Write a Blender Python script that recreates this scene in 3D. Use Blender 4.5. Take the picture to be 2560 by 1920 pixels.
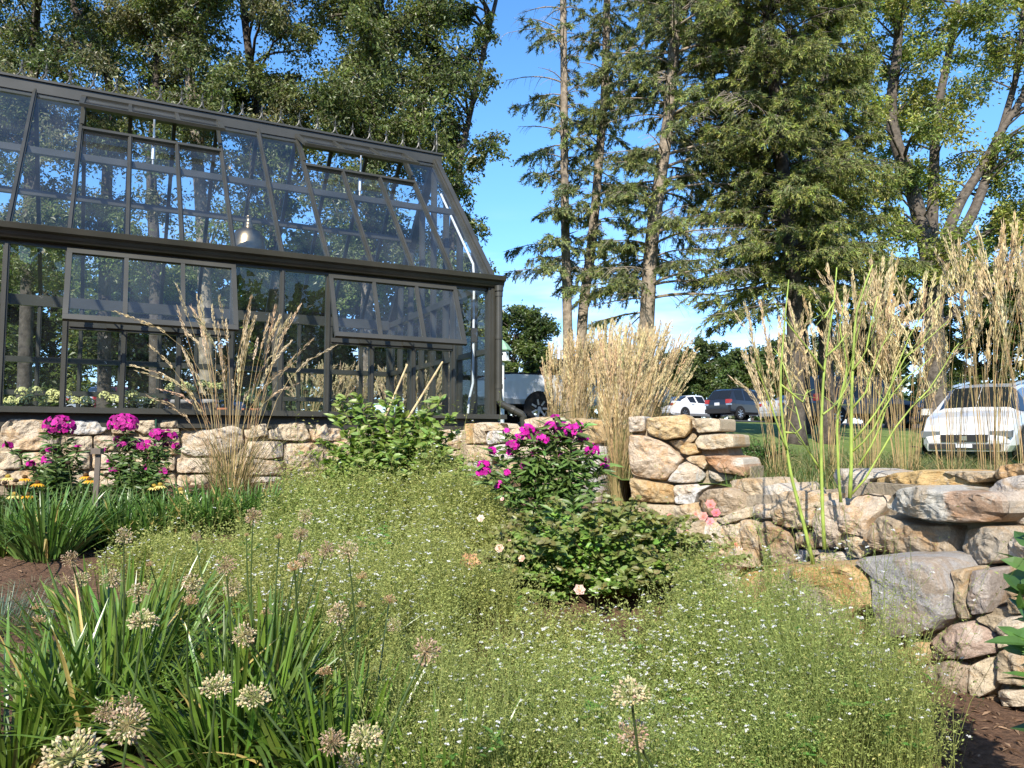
import bpy, math, random
import numpy as np
from mathutils import Vector, noise as mnoise

R = math.radians
for o in list(bpy.data.objects):
    bpy.data.objects.remove(o)
scene = bpy.context.scene
COL = scene.collection

# ------------------------------------------------------------------ camera
EYE = 1.5
PITCH = R(4.2)
FPX = 1924.0                       # focal length in pixels of a 2560 px wide frame
cam_data = bpy.data.cameras.new('camera')
cam_data.sensor_width = 36.0
cam_data.lens = 36.0 * FPX / 2560.0
cam_data.clip_start = 0.05
cam_data.clip_end = 2000.0
cam = bpy.data.objects.new('camera', cam_data)
COL.objects.link(cam)
cam.location = (0, 0, EYE)
cam.rotation_euler = (math.pi / 2 + PITCH, 0, 0)
scene.camera = cam

# ------------------------------------------------------------------ light
SUN_EL, SUN_AZ = R(38), R(192)     # azimuth measured clockwise from +Y: behind the camera, a little to the left
sdir = Vector((math.sin(SUN_AZ) * math.cos(SUN_EL), math.cos(SUN_AZ) * math.cos(SUN_EL), math.sin(SUN_EL)))
sun_data = bpy.data.lights.new('sun', 'SUN')
sun_data.energy = 4.2
sun_data.angle = R(0.53)
sun_data.color = (1.0, 0.93, 0.82)
sun = bpy.data.objects.new('sun', sun_data)
COL.objects.link(sun)
sun.rotation_euler = sdir.to_track_quat('Z', 'Y').to_euler()

world = bpy.data.worlds.new('World')
scene.world = world
world.use_nodes = True
wn, wl = world.node_tree.nodes, world.node_tree.links
wn.clear()
sky = wn.new('ShaderNodeTexSky')
sky.sky_type = 'NISHITA'
sky.sun_disc = False
sky.sun_elevation = SUN_EL
sky.sun_rotation = SUN_AZ
sky.altitude = 300
sky.air_density = 1.0
sky.dust_density = 0.35
sky.ozone_density = 4.0
bg = wn.new('ShaderNodeBackground')
bg.inputs['Strength'].default_value = 0.15
wo = wn.new('ShaderNodeOutputWorld')
# thin fair weather cloud low over the horizon
tc = wn.new('ShaderNodeTexCoord')
sep = wn.new('ShaderNodeSeparateXYZ')
wl.new(tc.outputs['Generated'], sep.inputs[0])
mp = wn.new('ShaderNodeMapping')
mp.inputs['Scale'].default_value = (3.0, 3.0, 16.0)
wl.new(tc.outputs['Generated'], mp.inputs[0])
nz = wn.new('ShaderNodeTexNoise')
nz.inputs['Scale'].default_value = 2.2
nz.inputs['Detail'].default_value = 6
wl.new(mp.outputs[0], nz.inputs['Vector'])
cr = wn.new('ShaderNodeMapRange')
cr.inputs[1].default_value = 0.45; cr.inputs[2].default_value = 0.72
wl.new(nz.outputs['Fac'], cr.inputs[0])
hr = wn.new('ShaderNodeMapRange')
hr.inputs[1].default_value = 0.02; hr.inputs[2].default_value = 0.30
hr.inputs[3].default_value = 0.75; hr.inputs[4].default_value = 0.0
wl.new(sep.outputs['Z'], hr.inputs[0])
mu = wn.new('ShaderNodeMath'); mu.operation = 'MULTIPLY'
wl.new(cr.outputs[0], mu.inputs[0]); wl.new(hr.outputs[0], mu.inputs[1])
hs = wn.new('ShaderNodeHueSaturation')
hs.inputs['Saturation'].default_value = 1.18
wl.new(sky.outputs[0], hs.inputs['Color'])
mx = wn.new('ShaderNodeMixRGB')
mx.inputs['Color2'].default_value = (5.2, 5.5, 6.2, 1)
wl.new(mu.outputs[0], mx.inputs['Fac'])
hz = wn.new('ShaderNodeMapRange')                # the washed out band at the horizon is a touch bluer
hz.inputs[1].default_value = 0.0; hz.inputs[2].default_value = 0.35; hz.inputs[3].default_value = 1.0; hz.inputs[4].default_value = 0.0
wl.new(sep.outputs['Z'], hz.inputs[0])
hm = wn.new('ShaderNodeMixRGB'); hm.blend_type = 'MULTIPLY'; hm.inputs['Color2'].default_value = (.70, .75, .95, 1)
wl.new(hz.outputs[0], hm.inputs['Fac']); wl.new(hs.outputs[0], hm.inputs['Color1'])
wl.new(hm.outputs[0], mx.inputs['Color1'])
wl.new(mx.outputs[0], bg.inputs['Color'])
wl.new(bg.outputs[0], wo.inputs['Surface'])

scene.view_settings.view_transform = 'Standard'
scene.view_settings.look = 'None'
scene.view_settings.exposure = 1.1
scene.view_settings.gamma = 1.0
scene.view_settings.use_curve_mapping = False
scene.render.engine = 'CYCLES'
scene.cycles.max_bounces = 8
scene.cycles.diffuse_bounces = 3
scene.cycles.glossy_bounces = 4
scene.cycles.transmission_bounces = 4
scene.cycles.transparent_max_bounces = 24
scene.cycles.use_denoising = True
scene.cycles.sample_clamp_indirect = 6.0
scene.cycles.caustics_reflective = False
scene.cycles.caustics_refractive = False

# ------------------------------------------------------------------ picture <-> place
CF = np.array((0, math.cos(PITCH), math.sin(PITCH)))
CU = np.array((0, -math.sin(PITCH), math.cos(PITCH)))
def ray(px, py):
    return CF + np.array(((px - 1280) / FPX, 0, 0)) - (py - 960) / FPX * CU
def at(px, py, Y):
    """the point of the place at depth Y metres that the photograph shows at (px, py)"""
    d = ray(px, py)
    p = d * (Y / d[1])
    return np.array((p[0], p[1], p[2] + EYE))
def xof(px, Y):
    return (px - 1280) / FPX * Y

# ------------------------------------------------------------------ terrain
def ground_low(x, y):
    x = np.asarray(x, float); y = np.asarray(y, float)
    z = 0.45 + 0.14 * (y - 2.6)
    z = np.clip(z, 0.42, 1.14)
    return z + 0.018 * np.sin(x * 5.1 + y * 2.3) + 0.012 * np.sin(y * 7.7 - x * 3.1)
_cp = np.array([(-8,10,1.5),(-.3,9.2,1.25),(1,7,1.2),(2.5,5,1.2),(4,4.5,1.15),(6,7,1.1),(9.7,16,.90),(13,20.2,1.52),(12.1,22.5,1.75),(3.2,18,1.75),(.3,23,2.0),
    (12.4,42,2.6),(9,46,2.75),(-12,30,2.4),(-20,45,2.9),(20,42,2.25),(25,20,.7),(-20,12,1.7),(45,45,2.2),(-45,45,3.0),(0,42,2.7),
    (4,12,1.4),(7,12,1.15),(-45,5,1.5),(45,5,.6),(-10,-20,.5),(30,-20,.3)], float)
def _fit():
    P = _cp[:, :2]; n = len(P)
    K = np.linalg.norm(P[:, None] - P[None], axis=2)
    A = np.zeros((n + 3, n + 3)); A[:n, :n] = K; A[:n, n] = 1; A[:n, n+1:] = P; A[n, :n] = 1; A[n+1:, :n] = P.T
    b = np.zeros(n + 3); b[:n] = _cp[:, 2]
    return np.linalg.solve(A, b)
_w = _fit()
def ground_up(x, y):
    x = np.clip(np.asarray(x, float), -45, 45); y = np.clip(np.asarray(y, float), -20, 50)
    n = len(_cp)
    z = _w[n] + _w[n+1] * x + _w[n+2] * y
    for k in range(n):
        z = z + _w[k] * np.hypot(x - _cp[k, 0], y - _cp[k, 1])
    return z

# ------------------------------------------------------------------ mesh helpers
rng = np.random.default_rng(7)
def nrm(a):
    return a / np.maximum(np.linalg.norm(a, axis=-1, keepdims=True), 1e-9)
def rdir(n, r=None):
    r = r or rng
    return nrm(r.normal(size=(n, 3)))

class G:
    """collects faces (with one own colour per face) and links them as ONE mesh object"""
    def __init__(s):
        s.v = []; s.f = []; s.c = []; s.n = 0
    def add(s, V, F, col=(1, 1, 1)):
        V = np.asarray(V, float).reshape(-1, 3); F = np.asarray(F, int)
        if len(F) == 0: return
        c = np.asarray(col, float)
        if c.ndim == 1: c = np.tile(c, (len(F), 1))
        s.v.append(V); s.f.append(F + s.n); s.c.append(c); s.n += len(V)
    def box(s, x0, x1, y0, y1, z0, z1, col=(1, 1, 1)):
        V = [(x, y, z) for z in (z0, z1) for y in (y0, y1) for x in (x0, x1)]
        s.add(V, [(0,2,3,1),(4,5,7,6),(0,1,5,4),(2,6,7,3),(0,4,6,2),(1,3,7,5)], col)
    def bar(s, a, b, w, h, up=(0, 0, 1), col=(1, 1, 1)):
        """a square bar from a to b, w wide across and h tall along up"""
        a = np.array(a, float); b = np.array(b, float); d = nrm(b - a); up = np.array(up, float)
        sd = nrm(np.cross(d, up)); u = np.cross(sd, d)
        V = [p + i * sd * w / 2 + j * u * h / 2 for p in (a, b) for j in (-1, 1) for i in (-1, 1)]
        s.add(V, [(0,2,3,1),(4,5,7,6),(0,1,5,4),(2,6,7,3),(0,4,6,2),(1,3,7,5)], col)
    def tube(s, pts, rad, k=8, col=(1, 1, 1), cap=True):
        P = np.asarray(pts, float); n = len(P)
        r = np.broadcast_to(np.asarray(rad, float), (n,))
        s.vtubes(P[None], r[None], k, col)
        if cap:
            base = s.n - n * k
            s.v.append(np.zeros((0, 3)))
            s.f.append(np.array([list(range(base, base + k))[::-1]])); s.c.append(np.array([np.asarray(col, float).reshape(-1, 3)[0]]))
            s.f.append(np.array([list(range(s.n - k, s.n))])); s.c.append(np.array([np.asarray(col, float).reshape(-1, 3)[0]]))
    def vtubes(s, P, Rr, k=3, col=(1, 1, 1)):
        """N tubes at once: P (N,S,3), Rr (N,S)"""
        N, S, _ = P.shape
        T = nrm(np.gradient(P, axis=1))
        ref = np.where(np.abs(T[:, :1, 2:3]) > .9, np.array((1., 0, 0)), np.array((0, 0, 1.)))
        A = nrm(np.cross(T, ref)); B = np.cross(T, A)
        an = np.arange(k) * 2 * math.pi / k
        V = P[:, :, None] + Rr[:, :, None, None] * (A[:, :, None] * np.cos(an)[None, None, :, None] + B[:, :, None] * np.sin(an)[None, None, :, None])
        i, j, q = np.meshgrid(np.arange(N), np.arange(S - 1), np.arange(k), indexing='ij')
        idx = lambda i, j, q: (i * S + j) * k + q % k
        F = np.stack([idx(i, j, q), idx(i, j, q + 1), idx(i, j + 1, q + 1), idx(i, j + 1, q)], -1).reshape(-1, 4)
        c = np.asarray(col, float)
        if c.ndim == 2: c = np.repeat(c, (S - 1) * k, axis=0)
        s.add(V, F, c)
    def ribbons(s, P, side, col=(1, 1, 1), crease=None):
        """N ribbons: P (N,S,3) midline, side (N,S,3) half width vector, crease (N,S,3) midrib offset"""
        N, S, _ = P.shape
        if crease is None:
            V = np.stack([P - side, P + side], 2); m = 2
        else:
            V = np.stack([P - side, P + crease, P + side], 2); m = 3
        i, j, q = np.meshgrid(np.arange(N), np.arange(S - 1), np.arange(m - 1), indexing='ij')
        idx = lambda i, j, q: (i * S + j) * m + q
        F = np.stack([idx(i, j, q), idx(i, j, q + 1), idx(i, j + 1, q + 1), idx(i, j + 1, q)], -1).reshape(-1, 4)
        c = np.asarray(col, float)
        if c.ndim == 2: c = np.repeat(c, (S - 1) * (m - 1), axis=0)
        s.add(V, F, c)
    def leaves(s, B, D, Nn, L, W, col, fold=.25, fine=False, droop=.15):
        """leaves from base B along D; Nn roughly the upper side; fine = six faces with a midrib, else two"""
        n = len(B)
        if n == 0: return
        D = nrm(D); S = nrm(np.cross(D, Nn)); U = np.cross(S, D)
        L = np.broadcast_to(np.asarray(L, float), (n,))[:, None]; W = np.broadcast_to(np.asarray(W, float), (n,))[:, None]
        c = np.asarray(col, float)
        if c.ndim == 1: c = np.tile(c, (n, 1))
        if not fine:
            mid = B + D * L * .42
            V = np.stack([B, mid - S * W / 2 + U * W * fold, B + D * L - U * L * droop, mid + S * W / 2 + U * W * fold], 1)
            i = np.arange(n)[:, None] * 4
            F = np.concatenate([i + np.array([[0, 1, 2]]), i + np.array([[0, 2, 3]])], 0)
            s.add(V, F, np.concatenate([c, c * .92], 0))
        else:
            m1 = B + D * L * .3; m2 = B + D * L * .68 - U * L * droop * .45; t = B + D * L - U * L * droop
            V = np.stack([B, m1 - S * W * .46 + U * W * fold, m1, m1 + S * W * .46 + U * W * fold,
                          m2 - S * W * .38 + U * W * fold * .8, m2, m2 + S * W * .38 + U * W * fold * .8, t], 1)
            i = np.arange(n)[:, None] * 8
            T = np.concatenate([i + np.array([[0, 1, 2]]), i + np.array([[0, 2, 3]]), i + np.array([[4, 7, 5]]), i + np.array([[5, 7, 6]])], 0)
            Q = np.concatenate([i + np.array([[1, 4, 5, 2]]), i + np.array([[2, 5, 6, 3]])], 0)
            o = s.n
            s.v.append(V.reshape(-1, 3)); s.n += n * 8
            s.f.append(T + o); s.c.append(np.concatenate([c, c * .93, c, c * .93], 0))
            s.f.append(Q + o); s.c.append(np.concatenate([c, c * .93], 0))
    def lathe(s, prof, k=20, o=(0, 0, 0), col=(1, 1, 1)):
        pr = np.asarray(prof, float); m = len(pr); an = np.arange(k) * 2 * math.pi / k
        V = np.stack([pr[:, None, 0] * np.cos(an) + o[0], pr[:, None, 0] * np.sin(an) + o[1], np.repeat(pr[:, 1:2], k, 1) + o[2]], -1)
        j, q = np.meshgrid(np.arange(m - 1), np.arange(k), indexing='ij')
        F = np.stack([j * k + q, j * k + (q + 1) % k, (j + 1) * k + (q + 1) % k, (j + 1) * k + q], -1).reshape(-1, 4)
        s.add(V, F, col)
    def build(s, name, mat, parent=None, smooth=False):
        me = bpy.data.meshes.new(name)
        V = np.concatenate(s.v) if s.v else np.zeros((0, 3))
        me.vertices.add(len(V)); me.vertices.foreach_set('co', V.ravel())
        lens = np.concatenate([np.full(len(f), f.shape[1]) for f in s.f]).astype(np.int32)
        loops = np.concatenate([f.ravel() for f in s.f]).astype(np.int32)
        me.loops.add(len(loops)); me.loops.foreach_set('vertex_index', loops)
        me.polygons.add(len(lens))
        me.polygons.foreach_set('loop_start', np.concatenate([[0], np.cumsum(lens)[:-1]]).astype(np.int32))
        me.polygons.foreach_set('loop_total', lens)
        me.polygons.foreach_set('use_smooth', np.full(len(lens), smooth))
        a = me.attributes.new('tint', 'FLOAT_COLOR', 'FACE')
        c = np.concatenate(s.c); c = np.concatenate([c, np.ones((len(c), 1))], 1).astype(np.float32)
        a.data.foreach_set('color', c.ravel())
        me.materials.append(mat)
        me.update(calc_edges=True); me.validate()
        o = bpy.data.objects.new(name, me); COL.objects.link(o)
        if parent is not None: o.parent = parent
        return o

def tag(o, label, cat, group=None, kind=None):
    o['label'] = label; o['category'] = cat
    if group: o['group'] = group
    o['kind'] = kind or 'thing'
    return o
def thing(name, label, cat, loc=(0, 0, 0), rz=0, group=None):
    o = bpy.data.objects.new(name, None); COL.objects.link(o)
    o.empty_display_size = .1
    o.location = [float(v) for v in loc]; o.rotation_euler = (0, 0, rz)
    return tag(o, label, cat, group)

# ------------------------------------------------------------------ materials
def new_mat(name):
    m = bpy.data.materials.new(name); m.use_nodes = True
    nt = m.node_tree; nt.nodes.clear()
    out = nt.nodes.new('ShaderNodeOutputMaterial')
    return m, nt, out
def tinted(name, rough=.6, spec=.5, trans=0.0, var=.25, nscale=40, bump=0.0, bscale=60, metal=0.0, tcol=(1.25, 1.35, .6), coat=0.0):
    """face colour times a little noise; trans mixes in light shining through (leaves)"""
    m, nt, out = new_mat(name)
    N, L = nt.nodes.new, nt.links.new
    at_ = N('ShaderNodeAttribute'); at_.attribute_name = 'tint'
    co = N('ShaderNodeTexCoord')
    nz = N('ShaderNodeTexNoise'); nz.inputs['Scale'].default_value = nscale; nz.inputs['Detail'].default_value = 4
    L(co.outputs['Object'], nz.inputs['Vector'])
    mr = N('ShaderNodeMapRange'); mr.inputs[1].default_value = .3; mr.inputs[2].default_value = .7
    mr.inputs[3].default_value = 1 - var; mr.inputs[4].default_value = 1 + var
    L(nz.outputs['Fac'], mr.inputs[0])
    vm = N('ShaderNodeVectorMath'); vm.operation = 'SCALE'
    L(at_.outputs['Color'], vm.inputs[0]); L(mr.outputs[0], vm.inputs['Scale'])
    p = N('ShaderNodeBsdfPrincipled')
    p.inputs['Roughness'].default_value = rough; p.inputs['Specular IOR Level'].default_value = spec; p.inputs['Metallic'].default_value = metal
    p.inputs['Coat Weight'].default_value = coat; p.inputs['Coat Roughness'].default_value = .05
    L(vm.outputs[0], p.inputs['Base Color'])
    if bump:
        nb = N('ShaderNodeTexNoise'); nb.inputs['Scale'].default_value = bscale; nb.inputs['Detail'].default_value = 6
        L(co.outputs['Object'], nb.inputs['Vector'])
        bp = N('ShaderNodeBump'); bp.inputs['Strength'].default_value = bump; bp.inputs['Distance'].default_value = .02
        L(nb.outputs['Fac'], bp.inputs['Height']); L(bp.outputs[0], p.inputs['Normal'])
    if trans:
        tr = N('ShaderNodeBsdfTranslucent')
        v2 = N('ShaderNodeVectorMath'); v2.operation = 'MULTIPLY'; v2.inputs[1].default_value = tcol
        L(vm.outputs[0], v2.inputs[0]); L(v2.outputs[0], tr.inputs['Color'])
        ms = N('ShaderNodeMixShader'); ms.inputs[0].default_value = trans
        L(p.outputs[0], ms.inputs[1]); L(tr.outputs[0], ms.inputs[2]); L(ms.outputs[0], out.inputs['Surface'])
    else:
        L(p.outputs[0], out.inputs['Surface'])
    return m

M = {}
M['leaf'] = tinted('leaf', .42, .5, .3, .2, 30)
M['tree_leaf'] = tinted('tree_leaf', .40, .5, .36, .25, 3)
M['needle'] = tinted('needle', .55, .4, .3, .25, 5)
M['strap_leaf'] = tinted('strap_leaf', .3, .6, .22, .15, 20)
M['petal'] = tinted('petal', .6, .3, .3, .12, 60, tcol=(1.1, 1, 1.1))
M['dry'] = tinted('dry', .8, .2, .25, .2, 50, tcol=(1.1, 1, .8))
M['herb'] = tinted('herb', .6, .3, .42, .15, 9, tcol=(1.25, 1.3, .7))
M['stem'] = tinted('stem', .55, .4, 0, .35, 14)
M['bark'] = tinted('bark', .9, .15, 0, .45, 9, .9, 18)
M['twig'] = tinted('twig', .85, .2, 0, .3, 9)
M['plain'] = tinted('plain', .55, .4, 0, .08, 30)
M['rubber'] = tinted('rubber', .8, .3, 0, .1, 30)
M['metal'] = tinted('metal', .35, .5, 0, .15, 20, metal=.9)
M['bronze'] = tinted('bronze', .34, .5, 0, .3, 9, metal=.95)
M['terracotta'] = tinted('terracotta', .85, .2, 0, .2, 20, .2, 60)
M['carpaint'] = tinted('carpaint', .3, .5, 0, .03, 2, coat=.8)
M['lamp_glass'] = tinted('lamp_glass', .12, .6, 0, .1, 30)

def frame_mat():
    m, nt, out = new_mat('frame_paint')
    N, L = nt.nodes.new, nt.links.new
    co = N('ShaderNodeTexCoord')
    nz = N('ShaderNodeTexNoise'); nz.inputs['Scale'].default_value = 3; nz.inputs['Detail'].default_value = 8
    L(co.outputs['Object'], nz.inputs['Vector'])
    rp = N('ShaderNodeValToRGB'); rp.color_ramp.elements[0].position = .3; rp.color_ramp.elements[1].position = .75
    rp.color_ramp.elements[0].color = (.030, .030, .023, 1); rp.color_ramp.elements[1].color = (.052, .050, .040, 1)
    L(nz.outputs['Fac'], rp.inputs[0])
    p = N('ShaderNodeBsdfPrincipled'); p.inputs['Roughness'].default_value = .42
    L(rp.outputs[0], p.inputs['Base Color'])
    L(p.outputs[0], out.inputs['Surface'])
    return m
M['frame'] = frame_mat()

def pane_mat(name, dust=.05, refl=1.0):
    """thin glazing: clear, mirror by angle, a film of dust that the sun catches"""
    m, nt, out = new_mat(name)
    N, L = nt.nodes.new, nt.links.new
    tr = N('ShaderNodeBsdfTransparent'); tr.inputs['Color'].default_value = (.90, .94, .95, 1)
    gl = N('ShaderNodeBsdfGlossy'); gl.inputs['Roughness'].default_value = .01
    fr = N('ShaderNodeFresnel')
    ge = N('ShaderNodeNewGeometry'); io = N('ShaderNodeMapRange'); io.inputs[3].default_value = 1.7; io.inputs[4].default_value = 1 / 1.7   # same mirror from both sides
    L(ge.outputs['Backfacing'], io.inputs[0]); L(io.outputs[0], fr.inputs['IOR'])
    mu = N('ShaderNodeMath'); mu.operation = 'MULTIPLY'; mu.inputs[1].default_value = refl
    L(fr.outputs[0], mu.inputs[0])
    ms = N('ShaderNodeMixShader'); L(mu.outputs[0], ms.inputs[0]); L(tr.outputs[0], ms.inputs[1]); L(gl.outputs[0], ms.inputs[2])
    df = N('ShaderNodeBsdfDiffuse'); df.inputs['Color'].default_value = (.55, .58, .62, 1)
    co = N('ShaderNodeTexCoord')
    nz = N('ShaderNodeTexNoise'); nz.inputs['Scale'].default_value = 2.5; nz.inputs['Detail'].default_value = 7
    L(co.outputs['Object'], nz.inputs['Vector'])
    mr = N('ShaderNodeMapRange'); mr.inputs[1].default_value = .35; mr.inputs[2].default_value = .75
    mr.inputs[3].default_value = dust * .4; mr.inputs[4].default_value = dust * 1.6
    L(nz.outputs['Fac'], mr.inputs[0])
    m2 = N('ShaderNodeMixShader'); L(mr.outputs[0], m2.inputs[0]); L(ms.outputs[0], m2.inputs[1]); L(df.outputs[0], m2.inputs[2])
    L(m2.outputs[0], out.inputs['Surface'])
    return m
M['roof_glass'] = pane_mat('roof_glass', .022, 1.0)
M['wall_glass'] = pane_mat('wall_glass', .010, .8)
def cg():
    m, nt, out = new_mat('car_glass')
    p = nt.nodes.new('ShaderNodeBsdfPrincipled'); p.inputs['Base Color'].default_value = (.012, .014, .016, 1)
    p.inputs['Roughness'].default_value = .06; p.inputs['Specular IOR Level'].default_value = .35
    nt.links.new(p.outputs[0], out.inputs['Surface']); return m
M['car_glass'] = cg()

def stone_mat():
    m, nt, out = new_mat('sandstone')
    N, L = nt.nodes.new, nt.links.new
    at_ = N('ShaderNodeAttribute'); at_.attribute_name = 'tint'
    co = N('ShaderNodeTexCoord')
    def noise(sc, det, rough=.55, dist=0):
        n = N('ShaderNodeTexNoise'); n.inputs['Scale'].default_value = sc; n.inputs['Detail'].default_value = det
        n.inputs['Roughness'].default_value = rough; n.inputs['Distortion'].default_value = dist
        L(co.outputs['Object'], n.inputs['Vector']); return n
    def rng_(n, a, b, c, d):
        r = N('ShaderNodeMapRange'); r.inputs[1].default_value = a; r.inputs[2].default_value = b; r.inputs[3].default_value = c; r.inputs[4].default_value = d
        L(n.outputs['Fac'], r.inputs[0]); return r
    big = noise(5, 8, .7, .8); st = noise(13, 12, .74, 1.4); fine = noise(120, 8, .75)
    # iron staining
    mr = rng_(big, .5, .58, 0, .75)
    mx = N('ShaderNodeMixRGB'); mx.blend_type = 'MULTIPLY'; mx.inputs['Color2'].default_value = (.95, .76, .55, 1)
    L(mr.outputs[0], mx.inputs['Fac']); L(at_.outputs['Color'], mx.inputs['Color1'])
    # pale lime bloom
    m2 = rng_(st, .54, .62, 0, .5)
    mp = N('ShaderNodeMixRGB'); mp.inputs['Color2'].default_value = (.56, .50, .41, 1)
    L(m2.outputs[0], mp.inputs['Fac']); L(mx.outputs[0], mp.inputs['Color1'])
    # grain
    m3 = rng_(fine, .3, .7, .62, 1.28)
    vm = N('ShaderNodeVectorMath'); vm.operation = 'SCALE'; L(mp.outputs[0], vm.inputs[0]); L(m3.outputs[0], vm.inputs['Scale'])
    p = N('ShaderNodeBsdfPrincipled'); p.inputs['Roughness'].default_value = .88; p.inputs['Specular IOR Level'].default_value = .2
    L(vm.outputs[0], p.inputs['Base Color'])
    b1 = N('ShaderNodeBump'); b1.inputs['Strength'].default_value = .9; b1.inputs['Distance'].default_value = .022; L(st.outputs['Fac'], b1.inputs['Height'])
    b2 = N('ShaderNodeBump'); b2.inputs['Strength'].default_value = .9; b2.inputs['Distance'].default_value = .006
    L(fine.outputs['Fac'], b2.inputs['Height']); L(b1.outputs[0], b2.inputs['Normal']); L(b2.outputs[0], p.inputs['Normal'])
    L(p.outputs[0], out.inputs['Surface'])
    return m
M['stone'] = stone_mat()

def ground_mat(name, c1, c2, c3, sc, bump=.6, rough=.95):
    m, nt, out = new_mat(name)
    N, L = nt.nodes.new, nt.links.new
    co = N('ShaderNodeTexCoord')
    n1 = N('ShaderNodeTexNoise'); n1.inputs['Scale'].default_value = sc; n1.inputs['Detail'].default_value = 8; n1.inputs['Roughness'].default_value = .7
    n2 = N('ShaderNodeTexNoise'); n2.inputs['Scale'].default_value = sc * .08; n2.inputs['Detail'].default_value = 4
    L(co.outputs['Object'], n1.inputs['Vector']); L(co.outputs['Object'], n2.inputs['Vector'])
    rp = N('ShaderNodeValToRGB'); e = rp.color_ramp.elements
    e[0].position = .32; e[0].color = (*c1, 1); e[1].position = .7; e[1].color = (*c2, 1)
    L(n1.outputs['Fac'], rp.inputs[0])
    mr = N('ShaderNodeMapRange'); mr.inputs[1].default_value = .42; mr.inputs[2].default_value = .65; mr.inputs[4].default_value = .6
    L(n2.outputs['Fac'], mr.inputs[0])
    mx = N('ShaderNodeMixRGB'); mx.inputs['Color2'].default_value = (*c3, 1); L(mr.outputs[0], mx.inputs['Fac']); L(rp.outputs[0], mx.inputs['Color1'])
    p = N('ShaderNodeBsdfPrincipled'); p.inputs['Roughness'].default_value = rough; p.inputs['Specular IOR Level'].default_value = .2
    L(mx.outputs[0], p.inputs['Base Color'])
    bp = N('ShaderNodeBump'); bp.inputs['Strength'].default_value = bump; bp.inputs['Distance'].default_value = .03
    L(n1.outputs['Fac'], bp.inputs['Height']); L(bp.outputs[0], p.inputs['Normal'])
    L(p.outputs[0], out.inputs['Surface'])
    return m
M['mulch'] = ground_mat('mulch', (.06, .035, .022), (.2, .115, .07), (.16, .1, .065), 45, .9)
M['lawn'] = ground_mat('lawn', (.07, .11, .022), (.16, .22, .05), (.20, .23, .07), 28, .8)
M['asphalt'] = ground_mat('asphalt', (.045, .045, .046), (.07, .07, .07), (.06, .058, .055), 60, .3)
M['mortar'] = ground_mat('mortar', (.25, .2, .14), (.42, .35, .25), (.33, .27, .19), 30, .8)
# ================================================================== ground
def grid_sheet(name, xs, ys, fn, mat, mask=None, dz=0.0):
    X, Y = np.meshgrid(xs, ys); Z = fn(X, Y) + dz
    V = np.stack([X, Y, Z], -1).reshape(-1, 3); n = len(xs)
    j, i = np.meshgrid(np.arange(len(ys) - 1), np.arange(n - 1), indexing='ij')
    F = np.stack([j * n + i, j * n + i + 1, (j + 1) * n + i + 1, (j + 1) * n + i], -1).reshape(-1, 4)
    if mask is not None:
        c = V[F].mean(1); F = F[mask(c[:, 0], c[:, 1])]
    g = G(); g.add(V, F)
    o = g.build(name, mat, smooth=True); o['kind'] = 'structure'; return o

# greenhouse axes in plan: AL along its long front, AW from the front to the back
ANG = R(27.5)
AL = np.array((math.cos(ANG), math.sin(ANG))); AW = np.array((-math.sin(ANG), math.cos(ANG)))
GC = at(1226, 1037, 8.55)[:2]

# plan lines of the walls, nearest point on the sight line of a column of the picture
def plan(lst): return np.array([(xof(px, d), d) for px, d in lst])
P_HOUSE = np.array([GC + AL * t for t in (-14, -9, .14)]) - AW * .05
P_RETURN = plan([(1140, 8.35), (1300, 7.5), (1400, 6.9), (1502, 6.3)])
P_PIER = plan([(1572, 5.7), (1720, 5.55), (1905, 5.25)])
P_UPPER = plan([(1560, 5.35), (1700, 5.1), (1850, 4.75), (2000, 4.4), (2150, 4.0), (2300, 3.62), (2450, 3.3), (2600, 3.0), (2800, 2.75)])
P_LOWER = plan([(1640, 4.55), (1700, 4.45), (1850, 4.1), (2000, 3.8), (2150, 3.5), (2300, 3.25), (2450, 3.05), (2600, 2.88), (2800, 2.7)])
P_UPPER = np.vstack([P_UPPER, [(3.9, 1.75), (6.5, .2)]]); P_LOWER = np.vstack([P_LOWER, [(3.85, 1.65), (6.4, .1)]])   # the wall runs on past the frame
FRONT = np.concatenate([[(-60, P_HOUSE[0][1] - 6)], P_HOUSE + AW * .25, P_RETURN[1:] + (.05, .2), P_PIER[:2] + (0, .2), [(1.40, 5.45)], P_UPPER[2:] + (.10, .16), [(60, -32)]])
def front_y(x):
    o = np.argsort(FRONT[:, 0]); return np.interp(x, FRONT[o, 0], FRONT[o, 1])
def behind(x, y): return y > front_y(x)

bx = np.concatenate([[-400, -150, -60, -30], np.arange(-16, 10, .25), [12, 20, 40, 120, 400]])
by = np.concatenate([[-400, -120, -40, -15, -5], np.arange(-2, 10.5, .25)])
grid_sheet('garden_bed', bx, by, ground_low, M['mulch'])
ux = np.concatenate([[-500, -200, -100, -60, -40], np.arange(-30, -6, 1.0), np.arange(-6, 8, .12), np.arange(8, 32, 1.0), [40, 60, 100, 200, 500]])
uy = np.concatenate([[-60, -30, -10], np.arange(-4, 2.2, .6), np.arange(2.2, 9, .12), np.arange(9, 14, .4), np.arange(14, 56, 1.0), [60, 80, 120, 200, 500, 900]])
grid_sheet('lawn', ux, uy, ground_up, M['lawn'], behind)
grid_sheet('car_park', np.arange(-60, 61, 1.0), np.arange(38, 62, 1.0), ground_up, M['asphalt'], None, .02)
grid_sheet('drive', np.arange(-14, 3.1, .5), np.arange(19.5, 27.1, .5), ground_up, M['asphalt'], None, .02)

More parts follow.
